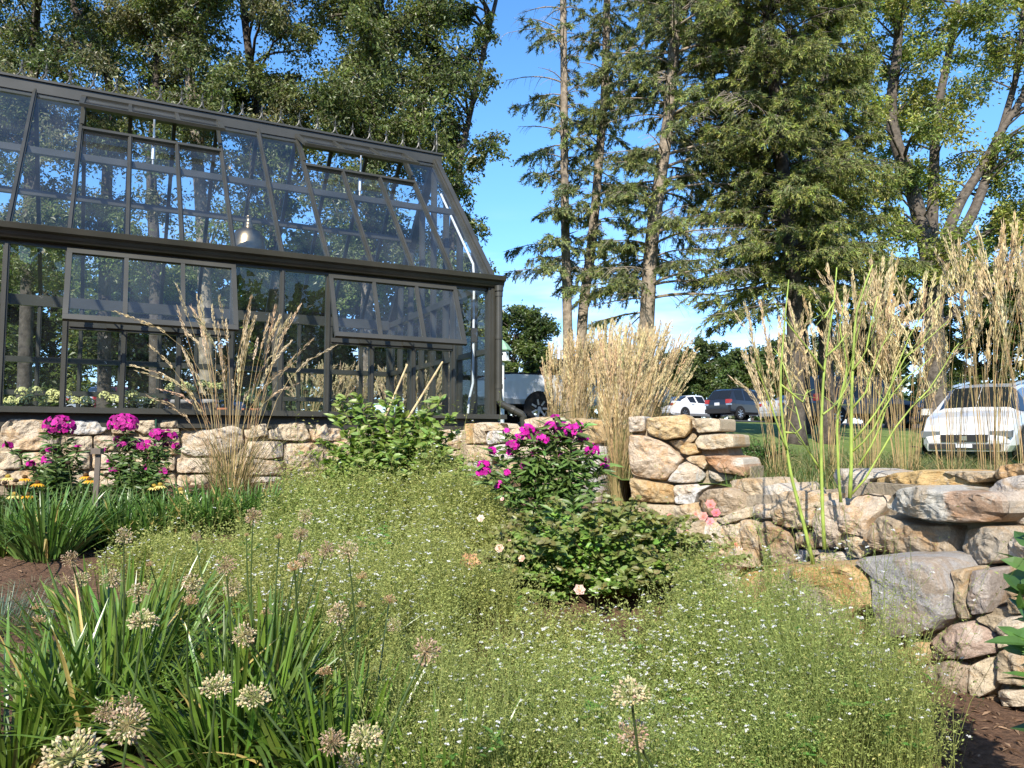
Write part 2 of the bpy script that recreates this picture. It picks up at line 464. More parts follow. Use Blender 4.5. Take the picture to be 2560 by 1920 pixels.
# ================================================================== greenhouse
gh = thing('greenhouse', 'long olive green glasshouse with propped open vents and iron ridge cresting on low stone wall', 'greenhouse', (GC[0], GC[1], 0), ANG)
NB, BW = 20, .457
X0 = -NB * BW
WD, HW = 3.48, 1.74
ZS, ZT, ZE, ZR = 1.785, 2.50, 3.30, 5.24
def zr(y): return ZE + (ZR - ZE) * (y if y <= HW else WD - y) / HW
sl = nrm(np.array((0, HW, ZR - ZE))); sn = np.array((0, -sl[2], sl[1]))       # up the front slope, out of the front slope
OPEN = [(1, 4), (6, 9), (11, 14), (16, 19)]
def inopen(k): return any(a < k < b for a, b in OPEN)

def part(name, fn, mat='frame', parent=gh, smooth=False):
    g = G(); fn(g); return g.build(name, M[mat], parent, smooth)
def extr(g, prof, x0, x1):
    pr = np.array(prof, float); n = len(pr)
    V = [(x, p[0], p[1]) for x in (x0, x1) for p in pr]
    i = np.arange(n); g.add(V, np.stack([i, (i + 1) % n, n + (i + 1) % n, n + i], 1))
    g.add(V, [list(range(n))[::-1]]); g.add(V, [list(range(n, 2 * n))])
# sills on all four sides
part('sill', lambda g: (g.box(X0 - .12, .13, -.15, .07, ZS - .05, ZS), g.box(X0 - .06, .06, -.07, .05, ZS - .17, ZS - .053)))
part('sill', lambda g: g.box(X0 - .12, .13, WD - .07, WD + .15, ZS - .17, ZS))
part('sill', lambda g: g.box(-.06, .126, .073, WD - .073, ZS - .16, ZS - .003))
part('sill', lambda g: g.box(X0 - .126, X0 + .06, .073, WD - .073, ZS - .16, ZS - .003))
for x, y in ((0, 0), (0, WD), (X0, 0), (X0, WD)):
    part('corner_post', lambda g: (g.box(x - .05, x + .05, y - .05, y + .05, ZS + .001, ZE - .03), g.box(x - .02, x + .02, y - .066, y + .066, ZS + .002, ZE - .04)))
gprof = [(-.02, 3.205), (-.085, 3.21), (-.105, 3.235), (-.115, 3.262), (-.15, 3.278), (-.165, 3.325), (-.15, 3.33), (-.14, 3.30), (-.02, 3.30)]
part('eaves_gutter', lambda g: (extr(g, gprof, X0 - .1, .12), g.box(X0 - .06, .06, -.019, .05, 3.17, 3.305)))
part('eaves_gutter', lambda g: (extr(g, [(WD - a, b) for a, b in gprof][::-1], X0 - .1, .12), g.box(X0 - .06, .06, WD - .05, WD + .019, 3.17, 3.305)))
def vbar(g, x, y, z0, z1, s=1):
    g.box(x - .024, x + .024, y - .028, y + .028, z0, z1)
    g.box(x - .012, x + .012, y - .04, y + .04, z0 + .001, z1 - .001)
for k in range(1, NB):
    x = -k * BW; top = ZT - .035 if inopen(k) else 3.17
    part('glazing_bar', lambda g: vbar(g, x, 0, ZS + .001, top))
    part('glazing_bar', lambda g: vbar(g, x, WD, ZS + .001, 3.17))
    # roof bars: front ones stop below an open vent
    yt = 1.26 if inopen(k) else 1.70
    def rb(g, y1, back):
        f = (lambda y: WD - y) if back else (lambda y: y)
        a = (x, f(.0), zr(0) + .01); b = (x, f(y1), zr(y1) + .01); up = sn * (1, -1 if back else 1, 1)
        g.bar(a, b, .042, .05, up); g.bar(np.array(a) + up * .02, np.array(b) + up * .02, .018, .04, up)
    part('rafter', lambda g: rb(g, yt, False))
    part('rafter', lambda g: rb(g, 1.70, True))
for x in (0, X0):                                                    # heavy end rafters
    for back in (False, True):
        f = (lambda y: WD - y) if back else (lambda y: y); up = sn * (1, -1 if back else 1, 1)
        part('end_rafter', lambda g: (g.bar((x, f(-.03), zr(-.03)), (x, f(1.72), zr(1.72)), .10, .09, up),
                                      g.bar(np.array((x, f(-.02), zr(-.02))) + up * .05, np.array((x, f(1.71), zr(1.71))) + up * .05, .05, .03, up)))
for a, b in OPEN:
    part('transom', lambda g: (g.box(-b * BW + .025, -a * BW - .025, -.034, .034, ZT - .033, ZT + .033), g.box(-b * BW + .026, -a * BW - .026, -.05, .05, ZT - .012, ZT + .012)))
part('transom', lambda g: g.box(X0 + .05, -.05, WD - .045, WD + .045, ZT - .035, ZT + .035))
part('transom', lambda g: g.box(X0 + .05, -.05, WD - .046, WD + .046, 2.06, 2.12))
for i, y in enumerate((.44, .87, 1.31, 1.74, 2.17, 2.61, 3.04)):    # far gable
    part('gable_bar', lambda g: (g.box(-.028, .028, y - .024, y + .024, ZS, zr(y) - .03), g.box(-.04, .04, y - .012, y + .012, ZS + .001, zr(y) - .035)))
part('gable_rail', lambda g: g.box(-.043, .043, .051, WD - .051, ZE - .10, ZE - .02))
part('gable_rail', lambda g: g.box(-.033, .033, .051, WD - .051, ZT - .03, ZT + .03))
# purlins and the ridge
for y in (.98, WD - .98):
    part('purlin', lambda g: g.box(X0 + .05, -.05, y - .03, y + .03, zr(y) - .095, zr(y) - .03))
part('ridge_beam', lambda g: (g.box(X0 - .08, .08, HW - .07, HW + .07, ZR - .10, ZR + .07), g.box(X0 - .1, .1, HW - .09, HW + .09, ZR + .071, ZR + .095),
                              g.box(X0 - .07, .07, HW - .085, HW + .085, ZR - .06, ZR - .04)))
def crest(g):
    r = .112; z0 = ZR + .10; n = int(-X0 / (2 * r))
    an = np.linspace(math.pi, 2 * math.pi, 11)
    for i in range(n):
        cx = -r - i * 2 * r
        P = np.stack([cx + r * .98 * np.cos(an), np.full(11, HW), z0 + r + r * np.sin(an) * 1.0], -1)
        g.tube(P, .009, 6)
        x = cx + r
        g.lathe([(.003, 0), (.008, .03), (.004, .05), (.013, .075), (.005, .11), (.001, .14)], 6, (x, HW, z0 + r - .03))
        for sg in (-1, 1):                                           # the two curled side leaves of a fleur
            q = np.linspace(0, 1, 6)
            g.tube(np.stack([x + sg * ((.004 + .026) * np.sin(q * 2.4)), np.full(6, HW), z0 + r + .005 + .06 * q - .04 * q ** 3], -1), .005, 5)
    g.lathe([(.006, 0), (.014, .1), (.02, .14), (.009, .2), (.014, .24), (.001, .36)], 8, (.03, HW, z0 - .01))
part('ridge_cresting', crest)
# panes
def quad(g, a, b, c, d): g.add([a, b, c, d], [(0, 1, 2, 3)])
e = .02
for k in range(NB):
    xa, xb = -(k + 1) * BW + e, -k * BW - e
    op = any(a <= k < b for a, b in OPEN)
    z1 = ZT - .034 if op else 3.17
    part('pane', lambda g: quad(g, (xa, 0, ZS), (xb, 0, ZS), (xb, 0, z1), (xa, 0, z1)), 'wall_glass')
    y1 = 1.24 if op else 1.68
    part('roof_pane', lambda g: quad(g, (xa, 0, zr(0) + .02), (xb, 0, zr(0) + .02), (xb, y1, zr(y1) + .02), (xa, y1, zr(y1) + .02)), 'roof_glass')
    part('roof_pane', lambda g: quad(g, (xb, WD, zr(0) + .02), (xa, WD, zr(0) + .02), (xa, WD - 1.68, zr(1.68) + .02), (xb, WD - 1.68, zr(1.68) + .02)), 'roof_glass')
    if k % 2 == 0:
        xc = -(k + 2) * BW + e
        part('back_pane', lambda g: quad(g, (xb, WD, ZS), (xc, WD, ZS), (xc, WD, 3.17), (xb, WD, 3.17)), 'wall_glass')
ys = [0, .44, .87, 1.31, 1.74, 2.17, 2.61, 3.04, WD]
for i in range(8):
    a, b = ys[i] + .02, ys[i + 1] - .02
    part('gable_pane', lambda g: quad(g, (0, a, ZS), (0, b, ZS), (0, b, zr(b) - .02), (0, a, zr(a) - .02)), 'wall_glass')
# top hung windows, propped open
for n, (a, b) in enumerate(OPEN):
    ang = R((24, 24, 23, 24)[n])
    h = np.array((0, -.045, 3.165)); dn = np.array((0, -math.sin(ang), -math.cos(ang))); ou = np.array((0, -math.cos(ang), math.sin(ang)))
    x0, x1, Ls = -b * BW - .012, -a * BW + .012, .70
    def pt(x, s): return h + np.array((x, 0, 0)) + dn * s
    def sash(g):
        g.bar(pt(x0, 0.02), pt(x1, 0.02), .035, .045, dn); g.bar(pt(x0, Ls), pt(x1, Ls), .04, .05, dn)
        for x in (x0 + .02, x1 - .02): g.bar(pt(x, .045), pt(x, Ls - .026), .042, .04, ou)
        for i in (1, 2): g.bar(pt(x0 + (x1 - x0) * i / 3, .045), pt(x0 + (x1 - x0) * i / 3, Ls - .026), .036, .036, ou)
    w = part('window', sash)
    for i in range(3):
        xa = x0 + (x1 - x0) * i / 3 + .012; xb = x0 + (x1 - x0) * (i + 1) / 3 - .012
        part('pane', lambda g: quad(g, pt(xa, .04), pt(xb, .04), pt(xb, Ls - .02), pt(xa, Ls - .02)), 'roof_glass', w)
    for i in (1, 2):
        x = x0 + (x1 - x0) * i / 3 - .05
        part('stay', lambda g: (g.tube([pt(x, Ls - .02), (x - .05, -.05, ZT + .05)], .007, 6), g.box(x - .09, x + .02, -.075, -.051, ZT - .01, ZT + .05)), 'frame', w)
    # the vent at the ridge above it
    va = R(19); hd = np.array((0, 1.70, zr(1.70) + .05))
    ca, sa = math.cos(va), math.sin(va); d0 = -sl
    dv = d0 * ca + sn * sa; ov = nrm(np.cross(np.array((1., 0, 0)), -dv) * 1.0); ov = ov if ov[2] > 0 else -ov
    def pv(x, s): return hd + np.array((x, 0, 0)) + dv * s
    xv0, xv1, Lv = x0 - .01, x1 + .01, .62
    def vent(g):
        g.bar(pv(xv0, .02), pv(xv1, .02), .04, .04, ov); g.bar(pv(xv0, Lv), pv(xv1, Lv), .05, .035, ov)
        for x in (xv0 + .02, xv1 - .02): g.bar(pv(x, .04), pv(x, Lv - .026), .045, .037, ov)
        for i in (1, 2): g.bar(pv(xv0 + (xv1 - xv0) * i / 3, .04), pv(xv0 + (xv1 - xv0) * i / 3, Lv - .026), .036, .033, ov)
    v = part('roof_vent', vent)
    for i in range(3):
        xa = xv0 + (xv1 - xv0) * i / 3 + .012; xb = xv0 + (xv1 - xv0) * (i + 1) / 3 - .012
        part('pane', lambda g: quad(g, pv(xa, .03), pv(xb, .03), pv(xb, Lv - .02), pv(xa, Lv - .02)), 'roof_glass', v)
    part('vent_curb', lambda g: (g.bar((x0, 1.25, zr(1.25) + .02), (x1, 1.25, zr(1.25) + .02), .05, .06, sn),
                                 g.bar((x0 + .02, 1.27, zr(1.27) + .05), (x0 + .02, 1.69, zr(1.69) + .05), .03, .05, sn),
                                 g.bar((x1 - .02, 1.27, zr(1.27) + .05), (x1 - .02, 1.69, zr(1.69) + .05), .03, .05, sn)))
    xm = (x0 + x1) / 2
    part('vent_opener', lambda g: (g.tube([pv(xm, .5), (xm, 1.30, zr(1.3) - .06), (xm, 1.30, zr(1.3) - .32)], .012, 6, (.5, .5, .5)),
                                   g.tube([(xm, 1.30, zr(1.3) - .05), (xm, 1.30, zr(1.3) - .22)], .022, 8, (.55, .55, .55))), 'metal')
# rain pipe at the near right corner, with the shoe that turns off to the right
def pipe(g):
    x, y = .055, -.10
    g.tube([(x, y, 3.22), (x, y, 3.16)], .05, 14); g.tube([(x, y, 3.17), (x, y, 1.93)], .038, 14)
    for z in (3.10, 2.62, 2.07): g.tube([(x, y, z), (x, y, z + .05)], .044, 14)
    g.tube([(x, y, 1.95), (x + .03, y - .01, 1.90), (x + .24, y - .08, 1.79), (x + .26, y - .085, 1.76), (x + .26, y - .085, 1.35)], .04, 14)
    g.tube([(x + .13, y - .04, 1.848), (x + .16, y - .055, 1.835)], .046, 14)
part('rain_pipe', pipe, smooth=False)
part('conduit', lambda g: g.tube([(-.16, .25, ZS + .02), (-.15, .25, 1.95), (-.10, .25, 2.15), (-.09, .25, 3.35), (-.08, .3, zr(.3) - .1), (-.08, 1.3, zr(1.3) - .1)], .014, 8, (.62, .64, .66)), 'plain')
part('junction_box', lambda g: g.box(-.13, -.06, .222, .236, 2.62, 2.78, (.05, .05, .05)), 'plain')

# ---- lamp hanging from the ridge inside
def lwp(x, y, z): return np.array((*(GC + AL * x + AW * y), z))
lx = -2.36; BRZ = (.30, .23, .15)
pl = thing('pendant_lamp', 'antique bronze bell shaped lamp hanging on a chain inside the greenhouse roof', 'lamp', lwp(lx, HW, 3.72), ANG)
part('lamp_shade', lambda g: (g.lathe([(.205, 0), (.212, .01), (.20, .02), (.197, .10), (.185, .16), (.165, .22), (.13, .265), (.085, .29), (.05, .30)], 32, (0, 0, 0), BRZ),
                              g.lathe([(.203, .002), (.19, .10), (.155, .22), (.08, .285), (.0, .29)], 32, (0, 0, -.001), BRZ)), 'bronze', pl, True)
part('lamp_neck', lambda g: g.lathe([(.055, .30), (.05, .34), (.052, .36), (.035, .37), (.033, .43), (.04, .44), (.02, .46), (.0, .47)], 20, (0, 0, 0), BRZ), 'bronze', pl, True)
def chain(g):
    z = .46; i = 0
    top = ZR - .1 - 3.72
    while z < top:
        an = np.linspace(0, 2 * math.pi, 9)
        a = .013 * np.cos(an); b = .024 * np.sin(an)
        P = np.stack([a if i % 2 else a * 0, a * 0 if i % 2 else a, z + .02 + b], -1)
        g.tube(P, .0035, 4, BRZ, False); z += .038; i += 1
part('chain', chain, 'bronze', pl)

# ---- staging inside with pots
bench = thing('potting_bench', 'slatted dark bench behind the greenhouse panes carrying the flower pots', 'bench', lwp(-5.5, .45, 0), ANG)
part('bench_top', lambda g: [g.box(-3.4, 5.0, -.22 + i * .11, -.13 + i * .11, 1.585, 1.615, (.09, .07, .05)) for i in range(5)], 'plain', bench)
for x in (-3.3, -1.6, 0, 1.6, 3.2, 4.9):
    for y in (-.2, .26):
        part('leg', lambda g: g.box(x - .03, x + .03, y - .03, y + .03, .9, 1.583, (.08, .065, .05)), 'plain', bench)
def hyd_head(g, c, r, rs):
    n = 90; d = rdir(n, rs); d[:, 2] = np.abs(d[:, 2]) * 1.0 - .25
    P = np.array(c) + d * r * np.array((1, 1, 1.1))
    base = np.array((.80, .80, .36)) * rs.uniform(.75, 1.15, (n, 1)) * np.array((1, 1, 1))
    for q in range(2):
        t = nrm(np.cross(d, rdir(n, rs)))
        g.leaves(P - t * r * .16, t, d, r * .34, r * .26, base, .1)
def potted(px, pot, colr, heads, label, ylocal=.3, bz=1.617):
    """heads: picture positions of the flower heads"""
    def loc(px_, py_):
        d = ray(px_, py_); A = np.array([[d[0], -AL[0]], [d[1], -AL[1]]]); b = GC + AW * ylocal
        t, s = np.linalg.solve(A, b); return s, EYE + d[2] * t
    s, _ = loc(px, 1000)
    o = thing('potted_hydrangea', label, 'potted plant', lwp(s, ylocal, bz), ANG, 'potted hydrangeas on the greenhouse bench')
    rs = np.random.default_rng(int(px))
    h, r = pot
    part('pot', lambda g: g.lathe([(r * .7, 0), (r * .97, h * .86), (r * 1.08, h * .86), (r * 1.08, h), (r * .96, h), (r * .9, h * .9), (0, h * .9)], 22, (0, 0, 0), colr), 'terracotta', o, True)
    stems, lv = G(), G()
    for hx, hy in heads:
        sx, z = loc(hx, hy); c = np.array((sx - s, rs.uniform(-.06, .06), z - bz))
        stems.tube([(0, 0, h * .85), (c[0] * .5, c[1] * .5, (h + c[2]) / 2 + .02), c], .004, 5, (.08, .1, .03))
        n = 9; B = np.array((0, 0, h)) + (c - np.array((0, 0, h))) * rs.uniform(.1, .8, (n, 1)); d = rdir(n, rs); d[:, 2] *= .4
        lv.leaves(B, d, np.tile((0, 0, 1.), (n, 1)), rs.uniform(.06, .1, n), .04, np.array((.06, .10, .025)) * rs.uniform(.7, 1.2, (n, 1)), .2)
        g = G(); hyd_head(g, c, .058, rs); g.build('flower_head', M['petal'], o)
    stems.build('stems', M['leaf'], o); lv.build('leaves', M['leaf'], o)
def v3(l): return [(x / 3.456, 600 + y / 3.456) for x, y in l]
GREY, TC = (.30, .28, .27), (.36, .14, .07)
potted(62, (.14, .09), TC, v3([(190, 1315), (305, 1310), (95, 1395), (200, 1400), (265, 1375)]), 'hydrangea with five pale lime heads low at far left of the greenhouse bench')
potted(148, (.14, .09), TC, v3([(455, 1330), (530, 1350), (430, 1385), (560, 1330), (640, 1395), (500, 1390)]), 'dense hydrangea behind the wide post left of the three pane window')
potted(222, (.13, .08), TC, v3([(770, 1410), (735, 1395)]), 'smallest hydrangea with two low heads behind the middle of the three pane window')
potted(298, (.14, .09), TC, v3([(900, 1350), (985, 1380), (1085, 1345), (1150, 1340), (1040, 1395)]), 'hydrangea with lime heads in front of the distant white car seen through glass')
potted(360, (.14, .09), TC, v3([(1180, 1400), (1240, 1395), (1325, 1385), (1300, 1405)]), 'low hydrangea just left of the wide grey pot')
potted(455, (.27, .10), GREY, v3([(1530, 1250), (1600, 1270), (1640, 1300), (1480, 1280), (1560, 1295)]), 'hydrangea in a wide grey pot left of the tall grass')
potted(518, (.28, .085), GREY, v3([(1740, 1250), (1790, 1260), (1850, 1270)]), 'hydrangea in a taller grey pot behind the tall grass')
potted(562, (.20, .07), TC, v3([(1945, 1365), (1920, 1270)]), 'hydrangea in a small terracotta pot behind the tall grass')
potted(628, (.20, .08), TC, v3([(2180, 1375), (2200, 1395)]), 'hydrangea in terracotta pot furthest right on the bench')

# ================================================================== stone walls
CREAM, PALE, WHITE, OCHRE = (.53, .44, .31), (.54, .48, .39), (.52, .50, .46), (.50, .37, .20)
PINK, BROWN, GRAY, RUST, TAN = (.55, .46, .34), (.36, .28, .19), (.36, .34, .32), (.40, .25, .15), (.46, .37, .25)
def on_plan(path, px, py):
    d = ray(px, py); best = None
    for i in range(len(path) - 1):
        a, b = path[i], path[i + 1]; e_ = b - a
        A = np.array([[d[0], -e_[0]], [d[1], -e_[1]]])
        if abs(np.linalg.det(A)) < 1e-9: continue
        t, s = np.linalg.solve(A, a); pen = max(0, -s, s - 1)
        if t > 0 and (best is None or pen < best[0]): best = (pen, t, e_)
    _, t, e_ = best
    n = nrm(np.array((e_[1], -e_[0]))); n = n if n @ d[:2] < 0 else -n
    return np.array((d[0] * t, d[1] * t, EYE + d[2] * t)), np.array((n[0], n[1], 0.))
def stone(g, W, n, col, back=.28, bulge=.05, seed=0, shrink=.992, patch=None, rough=1.0, off=0.0):
    """one split stone with the outline W (N,3) in its wall's face and the face normal n"""
    rs = np.random.default_rng(seed); W = np.asarray(W); c = W.mean(0)
    t = nrm(np.cross((0, 0, 1.), n)); uv = np.stack([(W - c) @ t, W[:, 2] - c[2]], 1)
    a = 0.5 * np.sum(uv[:, 0] * np.roll(uv[:, 1], -1) - np.roll(uv[:, 0], -1) * uv[:, 1])
    if a < 0: uv = uv[::-1]
    p = uv
    for w in (.07, .14):                                              # cut the corners
        q = np.roll(p, -1, 0); p = np.stack([p * (1 - w) + q * w, p * w + q * (1 - w)], 1).reshape(-1, 2)
    seg = np.linalg.norm(np.roll(p, -1, 0) - p, axis=1); L = np.concatenate([[0], np.cumsum(seg)])
    size = math.sqrt(abs(a)); m = 60 if size > .2 else 40; s = np.linspace(0, L[-1], m, endpoint=False); pp = np.concatenate([p, p[:1]])
    p = np.stack([np.interp(s, L, pp[:, 0]), np.interp(s, L, pp[:, 1])], 1) * shrink
    size = math.sqrt(abs(a)); sd = float(seed) * 3.7
    jit = np.array([mnoise.noise((x * 14, y * 14, sd)) for x, y in p]); p = p * (1 + jit[:, None] * .05)
    bl = min(bulge * .75, size * .22)
    rings = [(1.0, -back), (1.0, -.06), (1.0, -.012), (.988, bl * .42), (.955, bl * .72)] + [(q, bl * (1 - .25 * q * q)) for q in (np.arange(.9, .06, -.07) if size > .2 else np.arange(.88, .1, -.11))]
    tilt = rs.uniform(-.16, .16, 2)
    V = []
    facets = [(rs.uniform(-1, 1, 2), rs.uniform(.1, .6), rs.uniform(.05, .55)) for _ in range(7)]
    for k, (sc, dn) in enumerate(rings):
        for x, y in p * sc:
            z = dn
            if k >= 3:
                u, v = x / size, y / size
                w = min(1, (1 - sc) / .2 + .25)
                z += w * size * (tilt[0] * u + tilt[1] * v) * .5
                for fd, fo, fs in facets:                            # broken facets: planes cutting the face
                    q = (u * fd[0] + v * fd[1]) - fo * .6
                    if q > 0: z -= q * fs * size * .6 * rough
                z += rough * .03 * mnoise.ridged_multi_fractal((x * 4 + sd, y * 4, sd), 1.0, 2.2, 4, 1.0, 2.0) * .35 + rough * .022 * mnoise.fractal((x * 9, y * 9, sd), .8, 2.2, 5) + rough * .010 * mnoise.noise((x * 28, y * 28, sd))
            V.append((x, y, z))
    V.append((0, 0, np.mean([v[2] for v in V[-m:]])))
    V = np.array(V); K = len(rings)
    wx = c + V[:, :1] * t + np.array((0, 0, 1.)) * V[:, 1:2] + n * (V[:, 2:3] + off)
    k, i = np.meshgrid(np.arange(K - 1), np.arange(m), indexing='ij')
    F = np.stack([k * m + i, k * m + (i + 1) % m, (k + 1) * m + (i + 1) % m, (k + 1) * m + i], -1).reshape(-1, 4)
    i = np.arange(m); Tf = np.stack([(K - 1) * m + i, (K - 1) * m + (i + 1) % m, np.full(m, K * m)], 1)
    base = np.array(col) * rs.uniform(.92, 1.08)
    cF = np.tile(base, (len(F), 1)); cT = np.tile(base, (m, 1))
    if patch:
        (ux, uy, ur), pc = patch
        for arr, FF in ((cF, F), (cT, Tf)):
            ce = V[FF].mean(1); dd = np.hypot(ce[:, 0] / size - ux, (ce[:, 1] / size - uy) * 1.4)
            dd = dd + np.array([.25 * mnoise.noise((q[0] * 9, q[1] * 9, 3.)) for q in ce])
            w = np.clip((ur - dd) / .15, 0, 1)[:, None]; arr[:] = arr * (1 - w) + np.array(pc) * w
    g.add(wx, F, cF); g.add(wx, Tf, cT); 
    g.add(wx[:m], [list(range(m))], base)
def wall_thing(name, label, cat='wall'):
    return thing(name, label, cat, (0, 0, 0))
SEED = [100]
def set_stones(g, path, view, lst, **kw):
    ox, oy, sc = view
    for it in lst:
        pts, col = it[0], it[1]; ex = dict(kw); ex.update(it[2] if len(it) > 2 else {})
        W = [on_plan(path, ox + x / sc, oy + y / sc) for x, y in pts]
        cx = np.mean([x for x, y in pts]); cy = np.mean([y for x, y in pts])
        n = on_plan(path, ox + cx / sc, oy + cy / sc)[1]
        c0 = np.mean([w[0] for w in W], 0)
        # lay the outline flat in the stone's own face
        Q = []
        for (x, y) in pts:
            d = ray(ox + x / sc, oy + y / sc); o = np.array((0, 0, EYE)); tt = ((c0 - o) @ n) / (d @ n); Q.append(o + d * tt)
        SEED[0] += 1
        stone(g, Q, n, col, seed=SEED[0], **ex)
def core(g, path, s0, s1, top, z0, n_off=.035, thick=.3):
    """rough mortar body along a plan path; top = function of arc length"""
    seg = np.linalg.norm(np.diff(path, axis=0), axis=1); L = np.concatenate([[0], np.cumsum(seg)])
    ss = np.arange(s0, s1 + .001, .06); xy = np.stack([np.interp(ss, L, path[:, 0]), np.interp(ss, L, path[:, 1])], 1)
    tg = nrm(np.gradient(xy, axis=0)); nn = np.stack([tg[:, 1], -tg[:, 0]], 1)
    mid = xy.mean(0); 
    if (nn[len(nn) // 2] @ -mid) < 0: nn = -nn
    zt = np.array([top(s) for s in ss]); rows = np.linspace(0, 1, 14); V = []
    for r in rows:
        for i in range(len(ss)):
            z = z0 + (zt[i] - z0) * r; w = .02 * mnoise.noise((ss[i] * 6, z * 6, 1.3))
            V.append((*(xy[i] - nn[i] * (n_off + w)), z))
    m = len(ss)
    for i in range(m): V.append((*(xy[i] - nn[i] * (n_off + thick)), zt[i]))
    for i in range(m): V.append((*(xy[i] - nn[i] * (n_off + thick)), z0))
    k, i = np.meshgrid(np.arange(len(rows) + 1), np.arange(m - 1), indexing='ij')
    F = np.stack([k * m + i, k * m + i + 1, (k + 1) * m + i + 1, (k + 1) * m + i], -1).reshape(-1, 4)
    g.add(V, F)
    nr = len(rows) + 2
    for e_ in (0, m - 1): g.add(V, [[q * m + e_ for q in range(nr)]])
def coursed(g, path, s0, s1, z0, z1, seed, skip=None, cols=(CREAM, PALE, PINK, TAN, WHITE), hmin=.09, hmax=.17, **kw):
    """courses of random rubble along a path between two heights"""
    rs = np.random.default_rng(seed); seg = np.linalg.norm(np.diff(path, axis=0), axis=1); L = np.concatenate([[0], np.cumsum(seg)])
    def P(s, z): return np.array((np.interp(s, L, path[:, 0]), np.interp(s, L, path[:, 1]), z))
    z = z0
    while z < z1 - .03:
        h = min(rs.uniform(hmin, hmax), z1 - z); s = s0 - rs.uniform(0, .1)
        while s < s1 - .02:
            w = min(rs.uniform(.12, .36), s1 - s); j = lambda: rs.uniform(-.012, .012)
            pts = [P(s + j(), z + j()), P(s + w * .5, z + j()), P(s + w + j(), z + j()), P(s + w + j(), z + h + j()), P(s + w * .45, z + h + j()), P(s + j(), z + h + j())]
            c = np.mean(pts, 0); e_ = P(min(s + .1, L[-1]), 0) - P(min(s + .1, L[-1]) - .1, 0); n = nrm(np.array((e_[1], -e_[0], 0)))
            n = n if n[:2] @ c[:2] < 0 else -n
            if skip is None or not skip(c):
                SEED[0] += 1; stone(g, pts, n, cols[rs.integers(len(cols))], seed=SEED[0], bulge=.035, **kw)
            s += w
        z += h
def project(p):
    d = np.asarray(p, float) - np.array((0, 0, EYE)); f = d @ CF
    return 1280 + FPX * d[0] / f, 960 - FPX * (d @ CU) / f
VA, VB, VC, V6 = (1700, 1200, 2.572), (1180, 720, 3.072), (0, 1000, 2.765), (1800, 720, 2.911)

# --- dwarf wall that carries the greenhouse
hw = wall_thing('dwarf_wall', 'low cream rubble stone wall carrying the greenhouse above the flower bed')
g = G()
S_H = [
 ([(5,180),(60,130),(320,130),(400,200),(400,330),(330,350),(60,350),(0,270)], PINK), ([(415,160),(560,138),(740,145),(748,200),(700,235),(540,242),(420,225)], WHITE),
 ([(765,150),(930,140),(935,235),(770,235)], TAN), ([(940,145),(1070,138),(1085,215),(1000,240),(935,205)], CREAM), ([(1108,140),(1225,138),(1232,192),(1108,188)], TAN), ([(1110,200),(1238,198),(1240,240),(1118,240)], CREAM),
 ([(1250,180),(1320,145),(1640,145),(1680,200),(1690,300),(1600,385),(1350,390),(1250,370)], PALE), ([(1675,170),(1840,160),(1850,245),(1700,270)], CREAM),
 ([(1845,230),(1900,155),(2100,150),(2150,265),(2100,285),(1850,270)], CREAM), ([(2120,160),(2260,150),(2270,285),(2160,285)], PINK),
 ([(1700,285),(1955,285),(1965,395),(1830,410),(1705,395)], PINK), ([(1970,300),(2270,295),(2280,480),(2000,490),(1960,420)], CREAM),
 ([(470,255),(640,248),(640,350),(460,360)], CREAM), ([(650,248),(790,245),(790,350),(645,352)], PINK), ([(800,250),(1000,255),(1240,255),(1245,380),(900,370),(800,350)], TAN),
 ([(150,365),(420,352),(425,470),(160,475)], PINK), ([(0,350),(135,362),(150,480),(0,480)], CREAM), ([(432,372),(620,365),(625,480),(435,480)], CREAM),
 ([(635,362),(900,365),(900,470),(640,478)], PINK), ([(910,382),(1215,392),(1215,490),(910,480)], CREAM), ([(1225,400),(1500,400),(1505,500),(1220,505)], PINK), ([(1512,400),(1700,400),(1960,425),(1985,520),(1512,520)], CREAM),
 ([(0,490),(280,485),(285,590),(0,590)], TAN), ([(292,488),(600,488),(605,595),(292,592)], CREAM), ([(612,488),(940,485),(940,600),(612,600)], PINK), ([(950,492),(1215,498),(1220,610),(950,605)], TAN),
 ([(1225,515),(1500,515),(1500,630),(1225,620)], CREAM), ([(1510,530),(1990,530),(1990,650),(1510,640)], PALE), ([(2000,500),(2280,490),(2280,640),(2000,650)], PINK)]
set_stones(g, P_HOUSE, VC, S_H, bulge=.04)
LH = np.linalg.norm(np.diff(P_HOUSE, axis=0), axis=1).sum()
def sk(c):
    x, y = project(c); return 0 < x < 822
coursed(g, P_HOUSE, LH - 9.4, LH, .78, 1.615, 11, sk)
g.build('masonry', M['stone'], hw)
g = G(); core(g, P_HOUSE, LH - 9.5, LH, lambda s: 1.612, .6); g.build('mortar', M['mortar'], hw)

